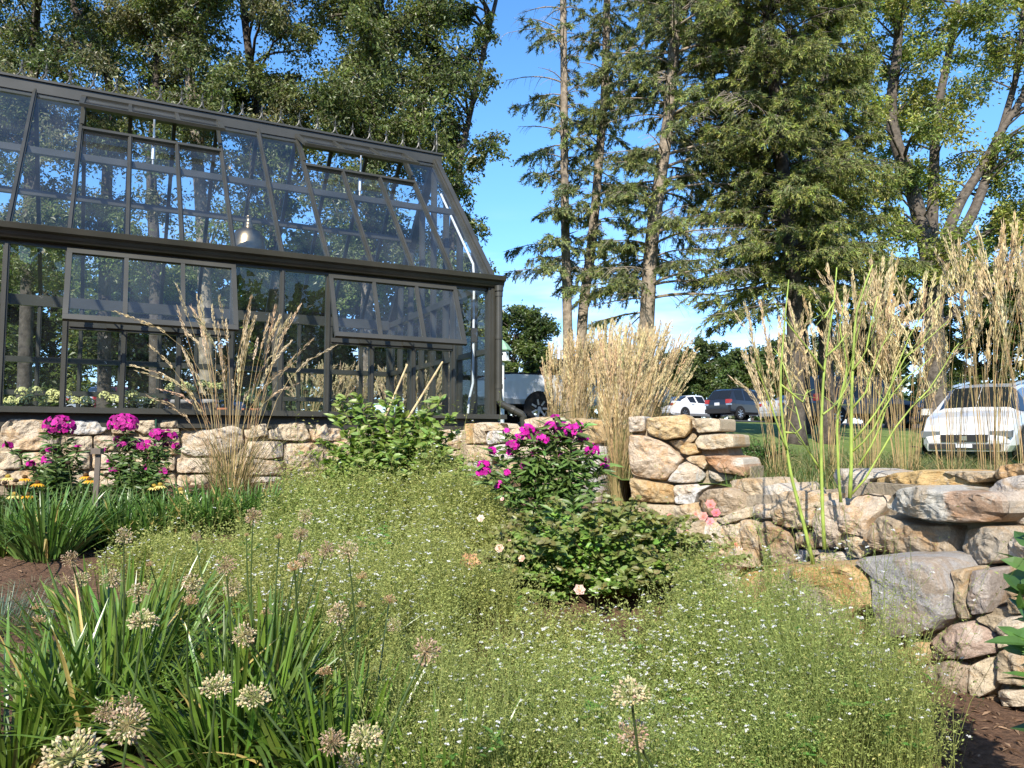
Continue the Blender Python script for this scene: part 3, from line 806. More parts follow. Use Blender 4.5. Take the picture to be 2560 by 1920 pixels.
# --- wall returning from the greenhouse corner to the gap
rw = wall_thing('garden_wall', 'waist high cream stone wall between the greenhouse corner and the grass filled gap')
g = G()
S_R = [
 ([(-40,1040),(-5,1040),(-5,1195),(-40,1195)], OCHRE), ([(0,1040),(110,1030),(270,1040),(280,1085),(120,1100),(118,1190),(0,1195)], CREAM), ([(130,1095),(235,1095),(275,1180),(130,1205)], WHITE), ([(285,1095),(395,1060),(400,1190),(285,1190)], CREAM),
 ([(-40,1205),(108,1208),(125,1330),(-40,1330)], TAN), ([(135,1215),(280,1195),(300,1320),(140,1330)], WHITE), ([(400,1010),(500,992),(640,990),(700,1045),(600,1090),(410,1060)], CREAM),
 ([(705,995),(850,1005),(985,1015),(990,1190),(890,1200),(865,1060)], OCHRE), ([(410,1075),(590,1098),(700,1060),(855,1070),(870,1190),(420,1190)], PALE),
 ([(860,1205),(985,1215),(990,1420),(890,1440),(840,1320)], WHITE), ([(820,1600),(885,1465),(990,1430),(992,1660),(825,1660)], GRAY), ([(310,1200),(560,1200),(570,1330),(310,1330)], PINK),
 ([(570,1200),(850,1205),(835,1330),(580,1330)], TAN), ([(-40,1340),(140,1340),(140,1460),(-40,1460)], WHITE), ([(150,1340),(420,1340),(420,1470),(150,1470)], TAN), ([(430,1340),(820,1340),(880,1455),(800,1600),(430,1600)], PINK)]
set_stones(g, P_RETURN, VB, S_R, bulge=.045, back=.10)
g.build('masonry', M['stone'], rw)
LR = np.linalg.norm(np.diff(P_RETURN, axis=0), axis=1).sum()
g = G(); core(g, P_RETURN, 0, LR - .03, lambda s: 1.60, .6, thick=.12); g.build('mortar', M['mortar'], rw)

# --- pier right of the gap, stepping down
pw = wall_thing('stone_pier', 'tall stepped pier of rough ochre and white stones right of the golden grass')
g = G()
S_P = [
 ([(1200,988),(1330,983),(1335,1100),(1208,1110)], WHITE), ([(1342,1000),(1550,978),(1640,968),(1690,1010),(1692,1090),(1640,1150),(1480,1168),(1350,1120)], OCHRE, dict(bulge=.11, off=.03)),
 ([(1700,1000),(1900,1000),(1906,1100),(1740,1115),(1700,1060)], CREAM), ([(1205,1120),(1350,1138),(1480,1180),(1635,1310),(1560,1420),(1490,1482),(1380,1470),(1222,1432),(1198,1250)], (.54, .43, .31), dict(bulge=.06)),
 ([(1712,1180),(1745,1128),(1950,1118),(2012,1128),(2026,1220),(1830,1245),(1740,1232)], CREAM, dict(bulge=.07)), ([(1490,1175),(1640,1160),(1700,1110),(1740,1122),(1700,1180),(1600,1215),(1590,1250)], TAN, dict(off=-.03)),
 ([(1598,1225),(1650,1185),(1720,1200),(1752,1260),(1680,1285),(1610,1265)], OCHRE), ([(1498,1485),(1570,1370),(1640,1328),(1742,1348),(1800,1440),(1762,1490),(1620,1502)], WHITE, dict(bulge=.07)),
 ([(1642,1310),(1680,1290),(1775,1285),(1812,1350),(1790,1395),(1720,1352)], CREAM), ([(1785,1290),(1950,1285),(2092,1308),(2122,1400),(2112,1450),(1900,1412),(1815,1345)], RUST, dict(patch=((.45, .1, .35), PALE))),
 ([(1210,1455),(1400,1490),(1560,1512),(1560,1655),(1220,1640)], OCHRE, dict(bulge=.06)), ([(1562,1510),(1700,1502),(1850,1512),(1750,1570),(1722,1659),(1560,1660)], WHITE, dict(bulge=.06)),
 
 
 ([(1805,1400),(1900,1430),(2105,1455),(1890,1490),(1815,1450)], PALE, dict(off=-.03)), ([(1218,1655),(1560,1668),(1725,1675),(1745,1770),(1560,1810),(1300,1800),(1220,1770)], TAN),
 ([(1220,1785),(1300,1810),(1560,1820),(1750,1780),(1760,1900),(1220,1900)], CREAM), 
 ([(1205,1440),(1225,1445),(1212,1450)], TAN)][:-1]
set_stones(g, P_PIER, VB, S_P, bulge=.05, back=.34)
g.build('masonry', M['stone'], pw)
LP = np.linalg.norm(np.diff(P_PIER, axis=0), axis=1).sum()
g = G(); core(g, P_PIER, .02, LP - .06, lambda s: 1.60 if s < .62 else (1.5 if s < .72 else 1.32), .6, thick=.3, n_off=.05); g.build('mortar', M['mortar'], pw)

# --- curving wall at the right: upper courses set back, lower boulders in front
cw = wall_thing('retaining_wall', 'curving dry stone wall of big ochre grey and brown boulders at right')
g = G()
S_U = [
 ([(615,140),(700,72),(850,62),(905,90),(1000,75),(1006,150),(905,190),(892,250),(897,292),(800,322),(700,302),(640,282),(608,230)], (.54, .43, .29), dict(bulge=.08)),
 ([(888,200),(960,130),(1200,88),(1312,95),(1322,150),(1290,212),(1242,300),(1232,372),(1180,352),(1100,340),(1060,400),(1050,442),(940,432),(920,340),(888,262)], (.55, .45, .34), dict(bulge=.09)),
 ([(1228,380),(1252,290),(1330,228),(1450,245),(1600,285),(1780,288),(1808,340),(1802,470),(1740,512),(1650,492),(1500,482),(1350,456),(1270,422)], BROWN, dict(bulge=.09, off=.03, patch=((-.7, .25, .4), (.50, .40, .27)))),
 ([(1050,445),(1070,350),(1120,330),(1200,368),(1282,422),(1276,462),(1180,518),(1060,462)], CREAM),
 ([(1815,318),(1950,300),(2132,288),(2152,340),(2146,522),(2040,542),(1870,577),(1812,540)], (.42, .36, .28), dict(bulge=.08)), ([(2158,350),(2300,340),(2300,500),(2152,532)], PALE),
 ([(510,300),(560,258),(640,292),(720,332),(742,432),(762,522),(720,548),(620,548),(520,480)], (.36, .27, .18), dict(bulge=.08)), ([(405,250),(508,262),(506,428),(412,422)], CREAM, dict(bulge=.07)), ([(295,290),(398,252),(402,420),(330,402)], CREAM),
 ([(455,160),(600,148),(615,240),(556,252),(468,232)], PALE), ([(735,332),(890,325),(925,432),(850,442),(745,430)], BROWN), ([(755,444),(1000,450),(940,472),(850,482),(838,552),(772,552)], GRAY),
 ([(842,492),(900,465),(1050,458),(1142,522),(1060,535),(850,555)], PALE, dict(bulge=.06)), ([(230,260),(300,230),(440,170),(450,240),(300,285)], CREAM), ([(320,430),(500,440),(520,560),(330,560)], TAN), ([(520,560),(740,555),(750,640),(520,640)], PINK),
 ([(2020,600),(2300,500),(2300,640),(2105,700),(2102,860),(2022,880)], TAN)]
S_B = [  # back row of cap stones seen over the top
 ([(1075,1420),(1130,1380),(1500,1318),(1640,1330),(1900,1430),(1922,1470),(1800,1480),(1400,1490),(1190,1510),(1060,1495)], (.50, .35, .16), dict(bulge=.12, off=.0)),
 ([(868,1310),(1000,1320),(1230,1360),(1110,1400),(1060,1520),(1000,1540),(900,1500),(850,1400)], PALE), ([(1950,1385),(2000,1320),(2100,1285),(2300,1270),(2300,1410),(2100,1395)], (.52, .38, .22), dict(bulge=.1)),
 ([(1640,1332),(1980,1340),(1965,1385),(1870,1420),(1720,1360)], CREAM)]
set_stones(g, P_UPPER + (.10, .30), V6, S_B, bulge=.06, back=.3)
set_stones(g, P_UPPER, VA, S_U, bulge=.06, back=.4)
set_stones(g, P_UPPER + (.03, .08), VB, [([(1745,1610),(1850,1540),(2000,1528),(2110,1590),(2122,1680),(2050,1740),(1850,1752),(1760,1700)], BROWN, dict(bulge=.09, off=.02)),
 ([(1895,1482),(2050,1460),(2150,1468),(2212,1600),(2212,1720),(2135,1700),(2085,1580),(1930,1520)], TAN, dict(bulge=.05, off=-.08)), ([(2215,1520),(2330,1500),(2420,1560),(2430,1700),(2220,1720)], PALE, dict(off=-.05)),
 ([(1560,1680),(1740,1640),(1770,1770),(1600,1800)], CREAM), ([(1770,1765),(2050,1755),(2140,1720),(2260,1735),(2260,1860),(1780,1870)], TAN)], bulge=.06, back=.35)
coursed(g, P_UPPER, .42, 1.0, .62, .98, 41, None, (TAN, CREAM, BROWN, PALE), .12, .2)
S_L = [
 ([(100,640),(200,600),(300,594),(358,630),(362,780),(400,980),(200,960),(60,800)], CREAM, dict(bulge=.09)),
 ([(365,600),(420,565),(650,545),(950,540),(1160,535),(1250,590),(1285,680),(1310,790),(1200,860),(1150,930),(1130,1090),(950,1110),(600,1100),(400,1000),(362,750)], (.50, .35, .17), dict(bulge=.10, off=.04, patch=((.12, -.05, .42), (.33, .28, .23)))),
 ([(1275,580),(1182,510),(1290,480),(1500,480),(1660,505),(1722,560),(1782,680),(1776,880),(1700,962),(1560,1002),(1420,1012),(1350,1032),(1322,860),(1312,700)], (.36, .34, .32), dict(bulge=.10, off=.03, rough=.5)),
 ([(1752,570),(1850,568),(1856,730),(1872,902),(1785,892),(1790,700)], TAN), ([(1862,585),(2010,578),(2016,770),(1992,852),(1882,872),(1866,760)], (.36, .31, .27), dict(bulge=.07)),
 ([(1600,1032),(1760,920),(1900,898),(2040,1000),(2046,1112),(1882,1142),(1620,1162)], (.43, .32, .25), dict(bulge=.08)), ([(1395,1070),(1480,1014),(1570,1030),(1606,1110),(1572,1190),(1450,1192),(1392,1130)], OCHRE, dict(bulge=.07)),
 ([(1150,1082),(1388,1048),(1388,1180),(1300,1212),(1150,1192)], (.24, .24, .25)), ([(1490,1230),(1700,1160),(1800,1153),(1872,1200),(1874,1360),(1782,1452),(1650,1482),(1500,1422)], (.36, .28, .2), dict(bulge=.08)),
 ([(1876,1190),(1980,1140),(2040,1140),(2042,1340),(1950,1392),(1882,1402)], CREAM, dict(bulge=.06)), ([(2048,1100),(2180,1058),(2300,1090),(2300,1330),(2060,1302)], TAN), ([(2050,1000),(2120,988),(2142,1058),(2062,1080)], PINK),
 ([(1690,1462),(1850,1420),(2050,1388),(2062,1462),(1950,1495),(1740,1560)], (.38, .27, .17), dict(bulge=.08)), ([(1270,1240),(1480,1220),(1498,1400),(1480,1455),(1300,1402)], TAN), ([(2052,1348),(2300,1340),(2300,1450),(2066,1450)], PINK),
 ([(1400,1462),(1640,1490),(1720,1570),(1560,1650),(1400,1620)], BROWN), ([(1152,940),(1305,822),(1318,1030),(1160,1070)], (.42, .3, .17), dict(off=-.04)), ([(2105,880),(2300,860),(2300,1060),(2180,1050),(2050,990),(2040,940)], PINK), ([(2110,705),(2300,640),(2300,850),(2108,868)], TAN),
 ([(400,1010),(600,1110),(900,1115),(900,1300),(400,1300)], TAN), ([(910,1115),(1145,1100),(1260,1230),(1290,1400),(910,1400)], CREAM), ([(60,820),(200,970),(395,1010),(395,1250),(60,1200)], PINK), ([(1000,1410),(1395,1420),(1390,1620),(1000,1600)], TAN), ([(1970,860),(2100,890),(2030,985),(1910,890)], TAN)]
set_stones(g, P_LOWER, VA, S_L, bulge=.06, back=.34)
g.build('masonry', M['stone'], cw)
# the pale capstone with the rusty face lies on top
g = G()
set_stones(g, P_UPPER + (-.06, -.05), VA, [([(1308,165),(1350,90),(1440,45),(1560,35),(1700,58),(1900,80),(2050,75),(2098,130),(2106,210),(2042,272),(1880,277),(1700,264),(1560,242),(1400,207),(1322,187)], (.54, .51, .44), dict(bulge=.08, patch=((.7, .05, .5), (.40, .27, .18))))], back=.42)
g.build('capstone', M['stone'], cw)['label'] = 'long pale capstone with a rusty brown face'
g = G()
set_stones(g, P_UPPER + (.02, .03), VA, [([(1915,75),(1990,10),(2100,-30),(2300,-40),(2300,330),(2112,275),(2115,130),(2040,70)], (.54, .48, .41), dict(bulge=.05, off=-.05))], back=.4)
g.build('capstone', M['stone'], cw)
LU = np.linalg.norm(np.diff(P_UPPER, axis=0), axis=1).sum(); LL = np.linalg.norm(np.diff(P_LOWER, axis=0), axis=1).sum()
def topU(s):
    p = np.interp(s, [0, .5, .9, 1.2, 1.7, LU], [.9, 1.05, 1.17, 1.18, 1.28, 1.36]); return p
g = G(); core(g, P_UPPER, .50, LU, topU, .3, n_off=.06, thick=.32); core(g, P_LOWER, 0, LL, lambda s: np.interp(s, [0, .5, 1.0, 1.5, LL], [.6, .74, .80, .84, .95]), .2, n_off=.035, thick=.3)
g.build('mortar', M['mortar'], cw)
g = G(); s8 = LL - np.linalg.norm(P_LOWER[-1] - P_LOWER[-2]) - np.linalg.norm(P_LOWER[-2] - P_LOWER[-3])
coursed(g, P_LOWER, s8 - .05, LL, .36, 1.40, 43, None, (TAN, CREAM, BROWN, PALE, PINK), .13, .24)
g.build('masonry', M['stone'], cw)
# ================================================================== plants
def col_n(base, n, rs, lo=.7, hi=1.25, hue=.08):
    c = np.array(base) * rs.uniform(lo, hi, (n, 1)); return c * (1 + rs.normal(0, hue, (n, 3)))
def gz(x, y): return float(ground_low(x, y))
def gu(x, y): return float(ground_up(x, y))

# ---- feather grass clumps
def grass_clump(label, x, y, z, n, height, spread, lean, seed, plume=.27, pw=.011, nl=160, arch=.25, group='golden feather grass clumps', leafh=.55, name='feather_grass', pcol=(.64, .52, .31)):
    rs = np.random.default_rng(seed); o = thing(name, label, 'ornamental grass', (x, y, z), 0, group)
    a = rs.uniform(0, 2 * math.pi, n); r = np.sqrt(rs.uniform(0, 1, n)) * spread * .45
    B = np.stack([r * np.cos(a), r * np.sin(a), np.full(n, -.03)], 1)
    od = np.stack([np.cos(a), np.sin(a), a * 0], 1)
    H = height * (1 - .42 * rs.uniform(0, 1, n) ** 1.6); S = 9; t = np.linspace(0, 1, S)
    out = spread * rs.uniform(.3, 1.2, n); ar = arch * rs.uniform(0, 1, n) ** 2
    P = B[:, None] + t[None, :, None] * np.array((0, 0, 1.)) * H[:, None, None] + od[:, None] * (out[:, None] * t ** 1.6 + ar[:, None] * t ** 5)[:, :, None]
    P[:, :, 2] -= (ar[:, None] * .35 * t ** 6)
    P = P + np.array(lean)[None, None] * (t ** 2)[None, :, None] * rs.uniform(.5, 1.4, (n, 1, 1)) + (rs.normal(0, .035, (n, 1, 3)) * (1, 1, 0)) * np.sin(t * 5 + rs.uniform(0, 6, (n, 1)))[..., None] * t[None, :, None]
    g = G(); g.vtubes(P, np.broadcast_to(np.linspace(.0022, .0011, S), (n, S)), 3, col_n((.42, .31, .15), n, rs, .7, 1.2, .05)); g.build('stalks', M['dry'], o)
    # plumes: slivers of seed round the last stretch of each stalk
    g = G(); m = 46; pl_ = plume * rs.uniform(.75, 1.2, n)
    f0 = 1 - pl_ / H
    u = rs.uniform(0, 1, (n, m)); tt = f0[:, None] + (1 - f0[:, None]) * u
    k = np.clip(tt * (S - 1), 0, S - 1.001); i0 = k.astype(int); fr = (k - i0)[..., None]; ii = np.arange(n)[:, None]
    pos = P[ii, i0] * (1 - fr) + P[ii, i0 + 1] * fr; tan = nrm(P[ii, i0 + 1] - P[ii, i0])
    w = (np.sin(np.pi * np.clip(u * .93 + .07, 0, 1)) ** .7 * pw * rs.uniform(.7, 1.2, (n, 1)))[..., None]
    rd = rs.normal(size=(n, m, 3)); rd = nrm(rd - tan * np.sum(rd * tan, -1, keepdims=True))
    d = nrm(tan + rd * rs.uniform(.15, .5, (n, m, 1)))
    c = np.repeat(col_n(pcol, n, rs, .8, 1.15, .04), m, 0) * rs.uniform(.75, 1.2, (n * m, 1))
    g.leaves((pos + rd * w * .55).reshape(-1, 3), d.reshape(-1, 3), rd.reshape(-1, 3), pl_.repeat(m) * .13, np.full(n * m, pw * .62), c, .1)
    g.build('plumes', M['dry'], o)
    g = G(); a = rs.uniform(0, 2 * math.pi, nl); r = np.sqrt(rs.uniform(0, 1, nl)) * spread * .5
    B = np.stack([r * np.cos(a), r * np.sin(a), np.full(nl, -.03)], 1); od = np.stack([np.cos(a), np.sin(a), a * 0], 1); S2 = 6; t = np.linspace(0, 1, S2)
    H = height * leafh * rs.uniform(.5, 1.1, nl); out = spread * rs.uniform(.4, 1.8, nl)
    P = B[:, None] + np.array((0, 0, 1.)) * (H[:, None] * (t - .28 * t ** 3))[..., None] + od[:, None] * (out[:, None] * t ** 1.7)[..., None]
    sd = nrm(np.cross(od, rs.normal(size=(nl, 3)) * .4 + (0, 0, 1)))[:, None] * (np.linspace(.0035, .0006, S2))[None, :, None]
    mix = rs.uniform(0, 1, (nl, 1)); c = np.array((.10, .13, .04)) * mix + np.array((.40, .30, .14)) * (1 - mix)
    g.ribbons(P, np.broadcast_to(sd, P.shape), c); g.build('blades', M['dry'], o)
    return o
GL = 'feather_grass'
p = at(578, 1258, 6.3)
grass_clump('tall arching grass clump with straw plumes in front of the greenhouse wall', p[0], p[1], gz(p[0], p[1]), 50, 1.78, .34, (.02, -.02, 0), 1, .30, .0125, 320, .55, None, .5, pcol=(.64, .53, .33))
for i, (px, d, n, h, lx, lab) in enumerate([
    (1392, 8.7, 40, 1.28, .05, 'golden grass clump against the white pickup, left end of the middle bank of grass'),
    (1440, 8.6, 60, 1.36, .08, 'golden grass clump in front of the two slim spruce trunks'),
    (1512, 8.3, 64, 1.44, .10, 'golden grass clump tallest of the middle bank, above the gap in the wall'),
    (1545, 6.25, 70, 1.40, .10, 'golden grass clump growing in the gap beside the stone pier'),
    (1598, 8.5, 64, 1.46, .18, 'golden grass clump in front of the thick spruce trunk'),
    (1636, 8.8, 40, 1.42, .22, 'golden grass clump leaning right towards the white sedan')]):
    x = xof(px, d); z = gu(x, d) if i != 3 else .92
    grass_clump(lab, x, d, z, int(n * 2.1), h + .14 if i != 3 else 1.5, .15, (lx, 0, 0), 20 + i, .27, .0125, 260, .10, leafh=.6, pcol=(.68, .56, .33))
for i, (px, d, n, h, lx, lab) in enumerate([
    (1945, 5.9, 30, 1.38, -.04, 'feather grass clump left of the bare green stems'),
    (2065, 5.7, 32, 1.42, .0, 'feather grass clump just behind the middle green stem'),
    (2165, 5.4, 42, 1.60, .03, 'feather grass clump behind the long ochre capstone'),
    (2262, 5.3, 40, 1.56, .05, 'feather grass clump left of the dark ash trunk'),
    (2372, 5.0, 22, 1.58, -.02, 'feather grass clump in front of the bonnet of the white crossover'),
    (2475, 4.7, 34, 1.68, .04, 'feather grass clump in front of the white crossover windscreen'),
    (2580, 4.4, 34, 1.72, .0, 'feather grass clump cut by the right edge')]):
    x = xof(px, d); grass_clump(lab, x, d, gu(x, d), n, h, .19, (lx, 0, 0), 40 + i, .34, .0128, 60, .14, leafh=.22, pcol=(.68, .56, .33))
# grass seen beyond the greenhouse
for i, px in enumerate((768, 830, 898, 985, 1060)):
    d = 13.6 + .3 * (i % 3); x = xof(px, d)
    grass_clump(['golden grass clump beyond the greenhouse left of its right hand window', 'golden grass clump beyond the greenhouse behind the window post', 'golden grass clump beyond the greenhouse under the right hand window', 'golden grass clump beyond the greenhouse behind the left cane', 'golden grass clump beyond the greenhouse near its right corner'][i],
                x, d, gu(x, d), 46, 1.35, .26, (.05, 0, 0), 60 + i, .3, .02, 60, .2, leafh=.6)

# ---- strap leaved alliums with seed heads
def strap_clump(g, c, n, L, spread, seed, w=.0082, col=(.105, .172, .026), tallness=1.0):
    rs = np.random.default_rng(seed); a = rs.uniform(0, 2 * math.pi, n); r = np.sqrt(rs.uniform(0, 1, n)) * spread * .45
    od = np.stack([np.cos(a), np.sin(a), a * 0], 1); B = np.array(c) + od * r[:, None] + (0, 0, -.03)
    S = 8; t = np.linspace(0, 1, S); l = L * rs.uniform(.65, 1.1, n); out = rs.uniform(.1, .95, n) * (.4 + .6 * r / max(r.max(), 1e-6)); dr = rs.uniform(0, .7, n) ** 2 * 1.2
    P = B[:, None] + od[:, None] * (l[:, None] * (out[:, None] * t + dr[:, None] * t ** 3))[..., None]
    P[:, :, 2] += l[:, None] * (t * np.sqrt(np.maximum(0, 1 - (out[:, None] * .8) ** 2)) * tallness - dr[:, None] * .9 * t ** 3.2)
    tw = rs.uniform(-1.2, 1.2, n); sv = nrm(np.cross(od, (0, 0, 1.))); sv = sv * np.cos(tw)[:, None] + od * np.sin(tw)[:, None]
    prof = np.array([.75, .95, 1, 1, .96, .85, .6, .08]) * w
    side = sv[:, None] * prof[None, :, None] * rs.uniform(.75, 1.25, (n, 1, 1))
    cr = nrm(np.cross(sv, (0, 0, 1.)))[:, None] * prof[None, :, None] * .35
    c_ = col_n(col, n, rs, .7, 1.3, .07); yel = rs.random(n) < .035; c_[yel] = (.5, .38, .13)
    g.ribbons(P, side, c_, np.broadcast_to(cr, P.shape))
def seed_head(o_parent, c, rad, style, rs, name='seed_head'):
    """a globe of thin spokes each ending in a small capsule"""
    g = G(); n = {'dome': 150, 'spent': 55, 'globe': 110, 'brown': 100}[style]; d = rdir(n, rs)
    if style == 'dome': d[:, 2] = np.abs(d[:, 2]) - .35; d = nrm(d)
    if style == 'spent': d[:, 2] = np.abs(d[:, 2]) * 1.3; d = nrm(d)
    R_ = rad * rs.uniform(.62, 1.0, n); c = np.array(c)
    cap = {'dome': (.54, .47, .27), 'brown': (.42, .31, .20), 'spent': (.50, .35, .20), 'globe': (.50, .41, .25)}[style]
    spk = {'dome': (.34, .36, .14), 'brown': (.38, .28, .15), 'spent': (.45, .27, .13), 'globe': (.36, .31, .14)}[style]
    P = np.stack([np.tile(c, (n, 1)), c + d * R_[:, None] * .5 + (0, 0, -.002), c + d * R_[:, None]], 1)
    g.vtubes(P, np.full((n, 3), rad * .012), 3, col_n(spk, n, rs, .8, 1.2, .05))
    cc = col_n(cap, n, rs, .65, 1.3, .07); ax = nrm(d + rdir(n, rs) * .4); u = nrm(np.cross(ax, rdir(n, rs))); v = np.cross(ax, u)
    s = rad * rs.uniform(.07, .125, n)[:, None]; e_ = c + d * R_[:, None]
    V = np.stack([e_ - ax * s, e_ + u * s * .75, e_ + v * s * .75, e_ - u * s * .75, e_ - v * s * .75, e_ + ax * s * 1.3], 1); i = np.arange(n)[:, None] * 6
    F = np.concatenate([i + np.array([f]) for f in ((0,2,1),(0,3,2),(0,4,3),(0,1,4),(5,1,2),(5,2,3),(5,3,4),(5,4,1))]); g.add(V, F, np.tile(cc, (8, 1)))
    return g.build(name, M['dry'], o_parent)
HEADS = []   # picture x, y, width in picture px, style
for x, y, s, st in [(990,650,215,'dome'),(1495,1105,230,'dome'),(1755,1175,240,'dome'),(885,1360,290,'globe'),(728,1270,165,'brown'),(900,1215,170,'brown'),(505,1590,420,'dome'),(1685,740,180,'globe'),(955,445,155,'globe'),(770,355,150,'globe'),
                    (560,352,130,'globe'),(490,220,140,'brown'),(855,55,135,'globe'),(1330,380,160,'globe'),(1310,525,140,'spent'),(1610,410,150,'globe'),(1560,260,155,'brown'),(270,650,110,'spent'),(260,555,80,'spent'),(450,365,80,'brown'),(1840,595,90,'spent'),(1040,260,70,'spent')]:
    HEADS.append((x / 2.765, 1320 + y / 2.765, s / 2.765, st))
for x, y, s, st in [(1750,805,130,'brown'),(1355,945,75,'brown'),(1705,938,45,'spent'),(2035,1175,140,'spent'),(2112,1105,130,'brown'),(2080,930,115,'brown'),(2110,800,110,'globe'),(1930,955,75,'spent')]:
    HEADS.append((x / 2.765, 1000 + y / 2.765, s / 2.765, st))
for x, y, s, st in [(470,160,160,'globe'),(320,150,130,'brown'),(570,345,95,'spent'),(405,590,175,'globe'),(755,515,115,'spent'),(790,670,115,'globe'),(560,545,80,'spent'),(1010,850,215,'brown'),(310,1010,130,'spent'),(440,1310,90,'spent'),(360,1480,200,'brown'),(590,1450,250,'dome'),(490,1620,190,'globe')]:
    HEADS.append((700 + x / 2.765, 1320 + y / 2.765, s / 2.765, st))
HEADS += [(1577, 1738, 100, 'dome'), (1583, 1836, 90, 'brown')]
CL = []      # plan positions of the clumps, leaves, leaf length, label
def clump(px, Y, n, L, sp, lab): x = xof(px, Y); CL.append([x, Y, n, L, sp, lab, []])
clump(330, 3.25, 270, .54, .36, 'big allium clump with broad strap leaves left of the flowering carpet, behind the others')
clump(300, 2.75, 230, .56, .36, 'biggest allium clump of dark strap leaves in the left foreground')
clump(70, 2.5, 190, .54, .34, 'allium clump spilling over the mulch at the lower left corner')
clump(690, 2.95, 230, .46, .32, 'allium clump at the edge of the white flowered carpet with thin tall stalks')
clump(610, 2.5, 270, .5, .34, 'allium clump bearing the pair of cream seed heads')
clump(860, 2.42, 200, .42, .30, 'allium clump at the bottom edge left of the single brown globe')
clump(1120, 2.2, 150, .38, .30, 'low allium clump at the bottom edge under the white flowers')
clump(330, 1.75, 60, .30, .22, 'nearest allium clump below the large cream seed head')
clump(850, 1.7, 60, .28, .22, 'nearest allium clump below the brown and cream head pair')
clump(1600, 1.9, 26, .26, .16, 'lone allium clump standing in the white flowered carpet')
AL_ = []
for x, Y, n, L, sp, lab, hs in CL:
    o = thing('allium_clump', lab, 'allium', (x, Y, gz(x, Y)), 0, 'allium clumps gone to seed'); AL_.append(o)
    g = G(); strap_clump(g, (0, 0, 0), n, L, sp, int(abs(x) * 997 + Y * 131)); g.build('leaves', M['strap_leaf'], o)
rsH = np.random.default_rng(5)
for hx, hy, s, st in HEADS:
    real = {'dome': .066, 'globe': .064, 'brown': .062, 'spent': .052}[st]
    s = s * .93; d = min(FPX * real / s, 2.9); P = at(hx, hy, d); rad = s * d / FPX / 2
    j = min(range(len(CL)), key=lambda q: (CL[q][0] - P[0]) ** 2 + (CL[q][1] - P[1] - .25) ** 2)
    o = AL_[j]; L = np.array(o.location); c = P - L; b = np.array((c[0] * .35, c[1] * .35, 0.)); b[:2] += rsH.normal(0, .03, 2)
    b[:2] = b[:2] / max(1, np.linalg.norm(b[:2]) / .2)
    g = G(); t = np.linspace(0, 1, 8)[:, None]; bend = rsH.normal(0, .03, 3) * (1, 1, 0)
    g.tube(b * (1 - t) + c * t + bend * np.sin(t * math.pi), np.linspace(.0038, .0024, 8), 6, np.array((.07, .11, .035)) * rsH.uniform(.7, 1.2))
    k = g.build('flower_stalk', M['strap_leaf'], o)
    seed_head(k, c, rad, st, rsH)
# row of strap leaved clumps in the middle distance
for i, (px, Y, n, L, lab) in enumerate([
    (25, 4.95, 220, .46, 'strap leaved clump at the left edge in front of the yellow flowers'), (135, 4.85, 280, .48, 'large strap leaved clump just left of the bronze stake'),
    (235, 5.25, 200, .42, 'strap leaved clump right behind the bronze stake'), (330, 5.25, 220, .42, 'strap leaved clump under the round phlox'),
    (425, 5.35, 220, .42, 'strap leaved clump in front of the pale yellow flowers'), (530, 5.45, 220, .42, 'strap leaved clump at the foot of the tall grass, left side'), (625, 5.55, 220, .42, 'strap leaved clump at the foot of the tall grass, right side'),
    (695, 5.7, 160, .40, 'strap leaved clump furthest right of its row beside the green mound')]):
    x = xof(px, Y); o = thing('strap_leaf_clump', lab, 'perennial', (x, Y, gz(x, Y)), 0, 'row of strap leaved clumps before the greenhouse')
    g = G(); strap_clump(g, (0, 0, 0), n, L, .32, 300 + i, .0075, (.10, .18, .04), 1.0); g.build('leaves', M['strap_leaf'], o)
# blue green sedge at the left edge
p = (xof(15, 3.75), 3.75); o = thing('sedge_tuft', 'fine blue green sedge tuft at the left edge on the mulch', 'sedge', (*p, gz(*p)))
g = G(); strap_clump(g, (0, 0, 0), 420, .26, .42, 77, .0016, (.10, .15, .09), .8); g.build('leaves', M['strap_leaf'], o)
p = (xof(105, 4.35), 4.35); o = thing('sedge_tuft', 'small sprawling sedge tuft below the bronze stake', 'sedge', (*p, gz(*p)))
g = G(); strap_clump(g, (0, 0, 0), 160, .16, .25, 78, .0014, (.16, .20, .10), .5); g.build('leaves', M['strap_leaf'], o)

